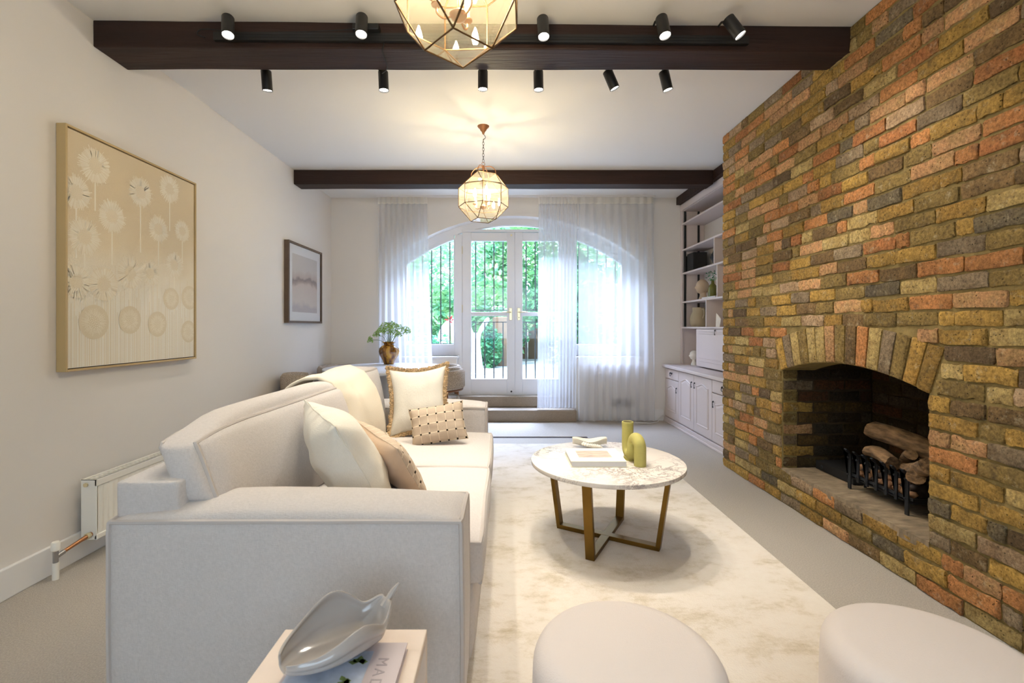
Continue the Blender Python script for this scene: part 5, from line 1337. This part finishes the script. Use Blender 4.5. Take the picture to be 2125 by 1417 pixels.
def spot(loc, tilt, label, track_y, power=1.0, aim=None):
    """loc: top of the barrel; tilt: (about x, about y) radians"""
    t = thing('spotlight', loc, label, 'spotlight', 'black track spotlights on the near beam')
    R = Matrix.Rotation(tilt[1], 3, 'Y') @ Matrix.Rotation(tilt[0], 3, 'X'); base = Vector(loc)
    def tr(mb): mb.v = [tuple(base + R @ Vector(v)) for v in mb.v]; return mb
    r, H = 0.030, 0.118
    tr(MB().lathe([(0.024, 0.0), (r - 0.002, -0.002), (r, -0.006), (r, -H), (r - 0.0025, -H), (r - 0.0035, -H + 0.012)], n=28, cap=False)).build('barrel', black_m, t, smooth=True)
    tr(MB().lathe([(0.001, -0.0015), (0.0245, -0.0015)], n=28, cap=False)).build('end_cap', black_m, t)
    tr(MB().lathe([(0.001, -H + 0.0075), (r - 0.0035, -H + 0.0075)], n=28, cap=False)).build('lens', lens_m, t)
    p0 = base + R @ Vector((0, 0, -0.012)); p1 = Vector((loc[0] - 0.02, track_y, p0.z + 0.006))
    MB().tube([p0, (p0 + p1)/2 + Vector((-0.012, 0, 0.004)), p1], 0.006, 8).build('bracket', black_m, t, smooth=True)
    lp = base + R @ Vector((0, 0, -H - 0.004))
    d = lamp('SPOT', 'spot_light', lp, SPOT_W * power, (1.0, 0.925, 0.81), spot_size=math.radians(74), spot_blend=0.75, shadow_soft_size=0.022)
    d.rotation_euler = R.to_euler()
def px(x, y, Y): return ((x - VX) * Y / F, Y, 1.2 + (HY - y) * Y / F)
for x, y, tx, ty, lab in ((473, 36, 0.12, -0.16, 'first black spotlight on the front track, left end'), (751, 34, 0.12, -0.05, 'black spotlight on the front track, just left of the near lantern'),
                         (1126, 38, 0.10, -0.03, 'black spotlight on the front track, just right of the near lantern'), (1372, 36, 0.10, 0.10 * -1, 'black spotlight on the front track, second from the brick wall'), (1510, 38, 0.02, -0.52, 'strongly tilted black spotlight at the brick wall end of the front track')):
    spot(px(x, y, 2.43), (-tx - 0.14, ty), lab, 2.49, 1.2)
for x, y, tx, ty, lab, *pw in ((552, 146, 0.16, 0.0, 'black spotlight below the beam, furthest left in the back row'), (795, 148, 0.0, -0.04, 'black spotlight below the beam with a cable leading to it'), (1002, 146, 0, 0, 'black spotlight below the beam, under the near lantern', 1.9),
                         (1117, 147, 0, -0.02, 'black spotlight below the beam, directly under a front spotlight right of the lantern', 1.9), (1260, 147, 0.04, -0.42, 'strongly tilted black spotlight below the beam'), (1377, 148, 0.02, -0.24, 'black spotlight below the beam, nearest the brick wall')):
    spot(px(x, y, 2.86), (tx, ty), lab, 2.775, pw[0] if pw else 0.85)

# ------------------------------------------------------------------ fire basket, logs, coals
HZ = OZ0 + 0.004
gx = 2.05
ib = thing('fire_basket', (2.16, 2.59, HZ), 'black iron fire basket standing on the stone hearth', 'fire basket')
GY0, GY1 = 2.375, 2.790
nb = 7
for k in range(nb):
    y = GY0 + 0.01 + (GY1 - GY0 - 0.02)*k/(nb-1); leg = k in (0, nb-1)
    zt = HZ + 0.235; zb = HZ + (0.0 if leg else 0.055)
    q = MB(); w = 0.011 if leg else 0.009
    pr = [(gx, zb), (gx, zt - 0.03), (gx - 0.006, zt - 0.012), (gx - 0.020, zt), (gx - 0.024, zt - 0.004), (gx - 0.014, zt - 0.018), (gx + 0.008, zt - 0.034), (gx + 0.008, zb)]
    q.prism(pr, 'y', y - w, y + w); q.v = [(a, b, c) for a, b, c in q.v]
    q.build('upright_bar', iron_m, ib, bevel=0.001)
    for z in (HZ + 0.085, HZ + 0.185): MB().lathe([(0.0065, -0.006), (0.0055, -0.009), (0.001, -0.0105)], (gx, y, z), 10, axis='x').build('rivet', iron_m, ib, smooth=True)
for z in (HZ + 0.085, HZ + 0.185):
    MB().box((gx + 0.009, GY0 - 0.02, z - 0.007), (gx + 0.016, GY1 + 0.005, z + 0.007)).build('cross_bar', iron_m, ib)
    MB().box((gx + 0.016, GY0 - 0.02, z - 0.006), (gx + 0.27, GY0 - 0.013, z + 0.006)).build('side_bar', iron_m, ib)
    MB().box((gx + 0.016, GY1, z - 0.006), (gx + 0.27, GY1 + 0.006, z + 0.006)).build('side_bar', iron_m, ib)
for y in (GY0 - 0.016, GY1 + 0.003):
    for x in (gx + 0.10, gx + 0.26): MB().box((x, y - 0.004, HZ), (x + 0.014, y + 0.004, HZ + 0.20)).build('side_post', iron_m, ib)
MB().box((gx + 0.016, GY0 - 0.012, HZ + 0.060), (gx + 0.26, GY1 - 0.002, HZ + 0.068)).build('coal_tray', black_matte, ib)
def blob(mb, c, r, seed, n=12, rough=0.18):
    def fn(u, v):
        a = u*2*PI; b = v*PI; d = Vector((math.sin(b)*math.cos(a), math.sin(b)*math.sin(a), math.cos(b)))
        s = 1 + rough * noise.noise(d*1.8 + Vector((seed, seed*2, 0)))*2
        return (c[0] + r[0]*d.x*s, c[1] + r[1]*d.y*s, c[2] + r[2]*d.z*s)
    return mb.grid(fn, n, n//2 + 2)
r7 = random.Random(9); kk = 0
for row, z in enumerate((HZ + 0.098, HZ + 0.128)):
    for k in range(8):
        y = GY0 + 0.035 + 0.048*k + r7.uniform(-.008, .008) + row*0.01; x = gx + 0.047 + r7.uniform(0, .012) + row*0.01; pale = r7.random() < (0.72 if row == 0 else 0.4)
        if y > GY1 - 0.03: continue
        o = blob(MB(), (x, y, z), (0.024, r7.uniform(.018, .024), r7.uniform(.015, .021)), kk*1.7).build('coal', coal_m if pale else coald_m, smooth='all'); kk += 1
        pos = ('lower', 'upper')[row]
        tag(o, 'rounded %s ceramic coal in the %s layer behind the bars of the fire basket' % ('pale' if pale else 'dark', pos), 'coal', 'ceramic coals in the fire basket, %s %s' % (pos, 'pale' if pale else 'dark'))
for k in range(10):
    o = blob(MB(), (gx + 0.115 + 0.06*(k % 2), GY0 + 0.05 + 0.075*(k // 2), HZ + 0.105), (0.032, 0.034, 0.036), 30 + k).build('coal', coald_m, smooth='all')
    tag(o, 'dark ceramic coal at the back of the fire basket', 'coal', 'dark coals at the back of the basket')
def log(p0, p1, r0, r1, seed, label, bend=0.02):
    p0, p1 = Vector(p0), Vector(p1); n = 16; m = 16; vs = []; mb = MB(); d = (p1 - p0).normalized(); a = d.cross(Vector((0,0,1))).normalized(); b = a.cross(d)
    def fn(u, v):
        t = u; c = p0.lerp(p1, t) + b*bend*math.sin(t*PI); rr = (r0 + (r1-r0)*t)
        if u == 0 or u == 1: rr = rr
        an = v*2*PI; s = 1 + 0.16*noise.noise(Vector((math.cos(an)*1.6 + seed, math.sin(an)*1.6, t*3))) + 0.10*noise.noise(Vector((math.cos(an)*5 + seed, math.sin(an)*5, t*7)))
        return c + (a*math.cos(an) + b*math.sin(an))*rr*s
    mb.grid(lambda u, v: tuple(fn(u, v if v < 1 else 0)), n, m)
    for u in (0, 1):
        mb.add([tuple(fn(u, k/m)) for k in range(m)] + [tuple(p0 if u == 0 else p1)], [(k, (k+1) % m, m) for k in range(m)])
    return tag(mb.build('fire_log', log_m, smooth=True), label, 'log', 'logs heaped on the fire basket')
log((2.20, 2.80, HZ + 0.345), (2.26, 2.30, HZ + 0.262), 0.050, 0.058, 1, 'thickest log lying across the back of the fire basket')
log((2.13, 2.74, HZ + 0.232), (2.115, 2.545, HZ + 0.214), 0.030, 0.040, 2, 'short orange brown log at the front left of the basket')
log((2.15, 2.50, HZ + 0.200), (2.06, 2.27, HZ + 0.285), 0.030, 0.040, 3, 'pale log slanting up towards the right hand jamb', bend=-0.012)
log((2.24, 2.62, HZ + 0.175), (2.15, 2.47, HZ + 0.285), 0.026, 0.028, 4, 'thin dark log leaning upright between the others')
log((2.16, 2.45, HZ + 0.150), (2.045, 2.325, HZ + 0.215), 0.030, 0.038, 5, 'stubby log with its cut end facing the room')
gb = thing('gas_tap', (2.15, 3.05, HZ), 'dark gas control beside the far lining of the fireplace', 'gas tap')
MB().box((2.12, 2.84, HZ + 0.0), (2.40, 3.18, HZ + 0.055)).build('plinth', black_matte, gb); MB().lathe([(0.012, -0.014), (0.010, -0.02)], (2.12, 3.10, HZ + 0.03), 10, axis='x').build('knob', iron_m, gb, smooth=True)

# ------------------------------------------------------------------ dining table and tub chairs
DX, DY = -1.28, 5.13
dt = thing('dining_table', (DX, DY, 0), 'round white dining table in the window corner behind the sofa', 'dining table')
MB().lathe([(0.001, 0.715), (0.63, 0.715), (0.66, 0.728), (0.664, 0.74), (0.66, 0.75), (0.001, 0.751)], (DX, DY, 0), 72).build('table_top', tabletop_m, dt, smooth=True)
MB().lathe([(0.24, 0.0), (0.24, 0.02), (0.10, 0.05), (0.07, 0.12), (0.065, 0.60), (0.12, 0.70), (0.18, 0.714)], (DX, DY, 0), 32).build('pedestal', tabletop_m, dt, smooth=True)
def tub(loc, face, label):
    """face: angle the sitter looks towards"""
    t = thing('tub_chair', loc, label, 'chair', 'boucle tub chairs round the dining table', rz=face)
    WO[t.name] = Vector((0, 0, 0))
    # local: sitter looks along +x
    mb = MB(); R = 0.27
    mb.lathe([(0.001, 0.37), (0.22, 0.37), (0.25, 0.39), (0.255, 0.43), (0.24, 0.46), (0.001, 0.475)], n=32, cap=False); mb.build('seat', boucle_m, t, smooth=True, local=True)
    def shell(r0, r1, z0, z1, a0, a1, n=28):
        m = MB(); vs = []; ring = [(r0, z0 + .02), (r0 + .015, z0), (r1 - .015, z0), (r1, z0 + .02), (r1, z1 - .03), (r1 - .02, z1), (r0 + .02, z1), (r0, z1 - .03)]; q = len(ring); fs = []
        for k in range(n + 1):
            a = a0 + (a1 - a0)*k/n; e = abs(2*k/n - 1)**4
            for r, z in ring: vs.append((r*math.cos(a), r*math.sin(a), z0 + (z - z0)*(1 - 0.12*e)))
        for k in range(n):
            for j in range(q): fs.append((k*q + j, k*q + (j+1) % q, (k+1)*q + (j+1) % q, (k+1)*q + j))
        fs += [tuple(range(q)), tuple(range(n*q, n*q + q))[::-1]]
        return m.add(vs, fs)
    shell(0.245, 0.31, 0.55, 0.745, PI*0.42, PI*1.58).build('backrest', boucle_m, t, smooth=True, local=True)
    m = MB(); m.tube([(0.277*math.cos(a), 0.277*math.sin(a), 0.535) for a in [PI*0.36 + PI*1.28*k/24 for k in range(25)]], 0.016, 8, flat=0.7); m.build('arm_rail', walnut_m, t, smooth=True, local=True)
    for a in (PI*0.30, PI*0.72, PI*1.28, PI*1.70):
        c = Vector((0.277*math.cos(a), 0.277*math.sin(a), 0)); MB().tube([c*1.0 + Vector((0,0,0.0)), c + Vector((0,0,0.30)), c*1.02 + Vector((0,0,0.54))], [0.014, 0.019, 0.017], 8).build('leg', walnut_m, t, smooth=True, local=True)
    return t
tub((-0.72, 4.98, 0), PI*0.95, 'boucle tub chair at the right of the dining table, nearest the french doors')
tub((-0.80, 5.45, 0), PI*1.15, 'boucle tub chair between the dining table and the sheer curtain')
tub((-1.86, 4.62, 0), PI*0.28, 'boucle tub chair in the near left corner behind the sofa')
tub((-1.84, 5.45, 0), -PI*0.18, 'boucle tub chair against the left wall behind the table')
# amber vase with umbels
VXc, VYc = -1.365, 5.58
am = bpy.data.materials.new('amber mottled glass'); am.use_nodes = True
n_, l_ = nodes_of(am); b_ = n_['Principled BSDF']; b_.inputs['Roughness'].default_value = 0.08; b_.inputs['Coat Weight'].default_value = 0.5; b_.inputs['Transmission Weight'].default_value = 0.35
tc_ = n_.new('ShaderNodeTexCoord'); mp_ = n_.new('ShaderNodeMapping'); mp_.inputs['Scale'].default_value = (1, 1, 0.18); l_.new(tc_.outputs['Object'], mp_.inputs[0])
nz_ = n_.new('ShaderNodeTexNoise'); nz_.inputs['Scale'].default_value = 26; nz_.inputs['Detail'].default_value = 3; l_.new(mp_.outputs[0], nz_.inputs['Vector'])
rp_ = ramp(n_, [(0.36, rgb(70, 38, 14)), (0.50, rgb(140, 86, 22)), (0.64, rgb(214, 160, 54))]); l_.new(nz_.outputs[0], rp_.inputs[0]); l_.new(rp_.outputs[0], b_.inputs['Base Color'])
av = thing('amber_vase', (VXc, VYc, 0.751), 'mottled amber glass vase of green umbel flowers on the dining table', 'vase')
pr = [(0.052, 0.0), (0.060, 0.006), (0.078, 0.045), (0.110, 0.105), (0.123, 0.150), (0.117, 0.188), (0.088, 0.215), (0.062, 0.228), (0.058, 0.240), (0.075, 0.256), (0.088, 0.264), (0.085, 0.266), (0.055, 0.242), (0.055, 0.20)]
MB().lathe([(r, 0.751 + z) for r, z in pr], (VXc, VYc, 0), 40, cap=False, sc=lambda a, z: 1 + 0.025*math.cos(a*10)).build('vessel', am, av, smooth=True)
fl_ = thing('umbel_flowers', (VXc, VYc, 0.95), 'bunch of feathery green umbels standing in the amber vase', 'flowers')
r8 = random.Random(31)
heads = [(-0.20, 0.035, 0.03), (-0.115, 0.15, 0.045), (-0.14, 0.10, 0.04), (-0.06, 0.205, 0.055), (-0.02, 0.20, 0.05), (0.03, 0.17, 0.06), (0.075, 0.20, 0.055), (0.12, 0.175, 0.05), (0.185, 0.155, 0.055), (0.21, 0.13, 0.04), (-0.02, 0.125, 0.055), (0.07, 0.12, 0.05), (0.13, 0.10, 0.04), (-0.08, 0.14, 0.05), (0.02, 0.215, 0.045)]
for i, (hx, hz_, hr) in enumerate(heads):
    top = Vector((VXc + hx, VYc + r8.uniform(-0.09, 0.09), 1.005 + hz_)); bot = Vector((VXc + hx*0.08, VYc, 0.93))
    mid = bot.lerp(top, 0.55) + Vector((-hx*0.22, 0, 0.035))
    MB().tube(bez([bot, mid, top], 5), 0.0028, 5).build('stem', stem_m, fl_, smooth=True)
    hd = MB()
    for k in range(150):
        a = r8.uniform(0, 2*PI); q = hr*1.15*math.sqrt(r8.random()); p = top + Vector((q*math.cos(a), q*math.sin(a)*0.9, 0.034*(1 - 1.3*(q/hr)**2) + r8.uniform(-.012, .012)))
        n3 = Vector((r8.uniform(-1,1), r8.uniform(-1,1), r8.uniform(-.3,1))).normalized(); a3 = n3.orthogonal().normalized(); b3 = n3.cross(a3); s = r8.uniform(.005, .010)
        hd.add([p - a3*s, p + b3*s*.6, p + a3*s, p - b3*s*.6], [(0,1,2,3)])
    for k in range(7):
        a = 2*PI*k/7; hd.tube([top - Vector((0,0,0.022)), top + Vector((hr*.9*math.cos(a), hr*.9*math.sin(a), 0.002))], 0.0012, 4)
    hd.build('umbel', umbel_m, fl_, fixn=False)['kind'] = 'stuff'

# ------------------------------------------------------------------ fitted cupboards
UX0, UX1 = 2.052, XA - 0.003
BY = [5.945, 5.495, 5.055, 4.615, 4.10]
cbn = thing('base_cupboard', (2.3, 5.0, 0), 'blush painted low cupboards with black drop handles beside the brick wall', 'cupboard')
box('carcass', (UX0 + 0.02, 4.07, 0.0), (UX1, 5.97, 0.682), unit_m, cbn)
box('plinth', (UX0 - 0.006, 4.07, 0.0), (UX0 + 0.02, 5.96, 0.06), unit_m, cbn, bevel=0.004)
box('plinth_bead', (UX0 - 0.018, 4.07, 0.0), (UX0 - 0.006, 5.96, 0.022), unit_m, cbn, bevel=0.005)
tag(box('cupboard_worktop', (UX0 - 0.035, 4.07, 0.684), (UX1, 5.975, 0.722), unit_m, bevel=0.008), 'pale painted worktop over the low cupboards', 'worktop')
def drop_handle(y, z, par, kind):
    m = MB()
    if kind == 'drawer':
        for s in (-1, 1): m.lathe([(0.013, -0.003), (0.008, -0.009), (0.004, -0.014)], (UX0 - 0.003, y + s*0.026, z + 0.012), 8, axis='x')
        m.tube(bez([(UX0 - 0.014, y - 0.026, z + 0.010), (UX0 - 0.018, y - 0.022, z - 0.012), (UX0 - 0.02, y, z - 0.022), (UX0 - 0.018, y + 0.022, z - 0.012), (UX0 - 0.014, y + 0.026, z + 0.010)], 4), 0.0035, 6)
    else:
        m.lathe([(0.010, -0.003), (0.007, -0.008), (0.004, -0.014)], (UX0 - 0.003, y, z + 0.02), 8, axis='x')
        m.tube([(UX0 - 0.014, y, z + 0.022), (UX0 - 0.018, y - 0.006, z + 0.012), (UX0 - 0.016, y - 0.006, z - 0.022), (UX0 - 0.014, y - 0.006, z - 0.036)], [0.0035, 0.0035, 0.0035, 0.008], 6)
    m.build('drop_handle', black_m, par, smooth=True)
def door_panel(y0, y1, z0, z1, hy, arched=True):
    d = box('door', (UX0, y0 + .003, z0), (UX0 + 0.019, y1 - .003, z1), unit_m, cbn, bevel=0.002)
    # raised and fielded panel with a cathedral top
    w0, w1 = y0 + 0.075, y1 - 0.075; b0 = z0 + 0.085; t0 = z1 - 0.10; n = 14
    def topz(u): return t0 + (0.032*(0.5 - 0.5*math.cos(2*PI*u)) if arched else 0)
    def band(ins, x, x2, ins2):
        V = []; Fc = []
        out = lambda s: [(w0 + s, b0 + s), (w1 - s, b0 + s)] + [(w1 - s - (w1 - w0 - 2*s)*k/n, topz(k/n) - s) for k in range(n + 1)]
        A = out(ins); B_ = out(ins2); m = len(A); V = [(x, p[0], p[1]) for p in A] + [(x2, p[0], p[1]) for p in B_]
        return V, [(k, (k+1) % m, m + (k+1) % m, m + k) for k in range(m)], m
    mb = MB()
    for (i1, x1, x2, i2) in ((0.0, UX0 - 0.0005, UX0 - 0.007, 0.006), (0.006, UX0 - 0.007, UX0 + 0.0 - 0.001, 0.016), (0.016, UX0 - 0.001, UX0 - 0.006, 0.034)):
        V, Fc, m = band(i1, x1, x2, i2); mb.add(V, Fc)
    mb.add([V[m + k] for k in range(m)], [tuple(range(m))])
    mb.build('raised_panel', unit_m, d, fixn=False, smooth=True)
    drop_handle(hy, z1 - 0.10 if arched else z1 - 0.1, d, 'door')
    return d
for i in range(4):
    y1, y0 = BY[i], BY[i+1]
    if i in (0, 3):
        dr = box('drawer', (UX0, y0 + .004, 0.555), (UX0 + 0.019, y1 - .004, 0.672), unit_m, cbn, bevel=0.003); drop_handle((y0+y1)/2, 0.615, dr, 'drawer')
        door_panel(y0, y1, 0.075, 0.545, y0 + 0.045 if i == 0 else y1 - 0.045)
    else: door_panel(y0, y1, 0.075, 0.672, y0 + 0.04 if i == 1 else y1 - 0.04)
# upper shelving
ux = 2.262
us = thing('shelving_unit', (2.4, 5.0, 0.722), 'tall blush painted open shelving over the cupboards', 'shelving')
box('side_panel', (ux + 0.01, 5.945, 0.722), (UX1, 5.972, 2.74), unit_m, us)
box('front_stile', (ux - 0.006, 5.925, 0.722), (ux + 0.012, 5.972, 2.66), unit_m, us, bevel=0.002)
box('fascia', (ux - 0.012, 4.07, 2.66), (ux + 0.012, 5.972, 2.74), unit_m, us, bevel=0.004)
box('top_panel', (ux + 0.012, 4.07, 2.655), (UX1, 5.945, 2.672), unit_m, us)
SH = [2.50, 2.17, 1.875, 1.513, 1.194]
for z in SH: box('shelf', (ux if z > 1.2 else ux - 0.02, 4.07, z - 0.020), (UX1, 5.944, z), unit_m, us, bevel=0.002)
for x in (ux + 0.030, ux + 0.200): box('support_strip', (x, 5.934, 1.194), (x + 0.022, 5.945, 2.655), black_matte, us)
for (y, z0, z1) in ((5.04, 1.875, 2.15), (4.97, 1.513, 1.855), (5.24, 1.194, 1.493)): box('divider', (ux + 0.002, y - 0.009, z0), (UX1, y + 0.009, z1), unit_m, us)
# fall-front box under the shelves
bq = box('bureau_box', (ux + 0.012, 4.07, 0.735), (UX1, 5.49, 1.172), unit_m, us)
fd = box('fall_front', (ux - 0.008, 4.35, 0.742), (ux + 0.012, 5.482, 1.168), unit_m, us, bevel=0.003)
for z in (0.80, 0.835, 1.135, 1.115): box('moulding', (ux - 0.013, 4.42, z), (ux - 0.008, 5.40, z + 0.008), unit_m, fd, bevel=0.002)
uh = MB(); uh.lathe([(0.010, -0.003), (0.005, -0.012)], (ux - 0.01, 4.98, 1.155), 8, axis='x'); uh.tube([(ux - 0.02, 4.98, 1.155), (ux - 0.022, 4.975, 1.13), (ux - 0.02, 4.975, 1.105)], [0.003, 0.003, 0.007], 6); uh.build('drop_handle', black_m, fd, smooth=True)
# things on the shelves
z = SH[2]
bb = thing('black_box', (2.42, 5.78, z), 'black box standing open-sided on the third shelf', 'box')
box('case', (2.30, 5.68, z + 0.001), (2.47, 5.87, z + 0.225), black_matte, bb, bevel=0.004); box('lid', (2.285, 5.885, z + 0.001), (2.45, 5.90, z + 0.205), black_m, bb, bevel=0.002)
mbx = blob(MB(), (2.40, 5.27, z + 0.10), (0.055, 0.07, 0.098), 4, 16, 0.25); tag(mbx.build('black_sculpture', black_matte, smooth='all'), 'black stone sculpture half hidden by the shelf divider', 'sculpture')
z = SH[3]
bu = thing('stone_head', (2.42, 5.68, z), 'sand coloured stone head on the fourth shelf', 'bust')
MB().lathe([(0.055, z + 0.001), (0.052, z + 0.02), (0.036, z + 0.06), (0.034, z + 0.10)], (2.42, 5.68, 0), 20).build('neck', bust_m, bu, smooth=True)
def headf(u, v):
    a = u*2*PI; b = v*PI; d = Vector((math.sin(b)*math.cos(a), math.sin(b)*math.sin(a), math.cos(b)))
    r = 1.0; x = d.x*0.078; y = d.y*0.070; zz = d.z*0.090
    front = max(0, -d.x)
    x -= 0.020*front*math.exp(-((d.z + 0.12)/0.16)**2)*math.exp(-(d.y/0.22)**2)   # nose
    x += 0.012*front*math.exp(-((d.z - 0.12)/0.12)**2)*math.exp(-((abs(d.y) - 0.33)/0.2)**2)
    x -= 0.010*front*math.exp(-((d.z + 0.72)/0.2)**2)
    if d.z < 0: y *= 1 + 0.35*d.z*0.8
    return (2.41 + x, 5.68 + y, z + 0.165 + zz)
MB().grid(headf, 28, 22).build('head', bust_m, bu, smooth='all')
gbk = box('white_book', (2.31, 5.12, z + 0.001), (2.50, 5.46, z + 0.022), paper_m, bevel=0.002); tag(gbk, 'flat white book under the green bottle vase', 'book')
gv = thing('green_bottle_vase', (2.38, 5.33, z + 0.022), 'olive green glass bottle holding small white flowers', 'vase')
gg = bpy.data.materials.new('olive glass'); gg.use_nodes = True; b_ = gg.node_tree.nodes['Principled BSDF']; b_.inputs['Base Color'].default_value = rgb(120, 118, 40); b_.inputs['Roughness'].default_value = 0.1; b_.inputs['Transmission Weight'].default_value = 0.4
zz = z + 0.0225
MB().lathe([(0.045, zz), (0.050, zz + 0.01), (0.050, zz + 0.09), (0.040, zz + 0.125), (0.020, zz + 0.15), (0.016, zz + 0.185), (0.019, zz + 0.19)], (2.38, 5.33, 0), 20).build('bottle', gg, gv, smooth=True)
lf = MB()
for k in range(70):
    p = Vector((2.38 + r8.uniform(-.05, .05), 5.33 + r8.uniform(-.06, .06), zz + 0.23 + r8.uniform(-.05, .06))); a3 = Vector((r8.uniform(-1,1), r8.uniform(-1,1), r8.uniform(-1,1))).normalized(); b3 = a3.orthogonal().normalized(); s = 0.016
    lf.add([p - a3*s, p + b3*s*.5, p + a3*s, p - b3*s*.5], [(0,1,2,3)])
lf.build('foliage', leaf_dark, gv, fixn=False)['kind'] = 'stuff'
fb = MB()
for k in range(9): fb.lathe([(0.002, -.004), (0.011, 0), (0.002, .006)], (2.345 + r8.uniform(-.02, .02), 5.33 + r8.uniform(-.05, .05), zz + 0.24 + r8.uniform(-.04, .05)), 6)
fb.build('blossom', flower_m, gv)['kind'] = 'stuff'
z = SH[4]
pv = thing('stoneware_vase', (2.42, 5.74, z), 'large beige stoneware vase with a loop handle on the bottom shelf', 'vase')
MB().lathe([(0.085, z + .001), (0.105, z + 0.03), (0.112, z + 0.10), (0.095, z + 0.15), (0.078, z + 0.19), (0.080, z + 0.235), (0.074, z + 0.235), (0.070, z + 0.19)], (2.40, 5.74, 0), 28, cap=False).build('body', pot_m, pv, smooth=True)
MB().tube(bez([(2.40, 5.665, z + 0.215), (2.40, 5.61, z + 0.21), (2.40, 5.595, z + 0.16), (2.40, 5.64, z + 0.10)], 5), 0.010, 8).build('handle', pot_m, pv, smooth=True)
wb = MB(); wb.add([(2.33 + a, 5.07 + b, z + c) for a, b, c in ((0, -.05, .08), (.03, .02, .10), (0, .06, .155), (-.03, .0, .07), (0, -.02, .001), (.02, .03, .001), (-.02, .03, .001))], [(0,1,2),(0,2,3),(0,3,4),(3,6,4),(3,2,6),(2,5,6),(2,1,5),(1,0,4),(1,4,5),(4,6,5)])
tag(wb.build('white_bird', plaster_m), 'angular white bird ornament at the brick wall end of the bottom shelf', 'ornament')
bs = thing('plaster_bust', (2.34, 5.76, 0.722), 'small white plaster bust on the worktop beside the fall front', 'bust')
MB().lathe([(0.035, 0.7225), (0.033, 0.745), (0.020, 0.765), (0.018, 0.79), (0.024, 0.80)], (2.34, 5.76, 0), 18).build('base', plaster_m, bs, smooth=True)
z = 0.0
def head2(u, v):
    x, y, zz_ = headf(u, v); return (2.34 + (x - 2.41)*0.66, 5.76 + (y - 5.68)*0.66, 0.845 + (zz_ - 0.165)*0.66)
MB().grid(head2, 24, 18).build('head', plaster_m, bs, smooth='all')
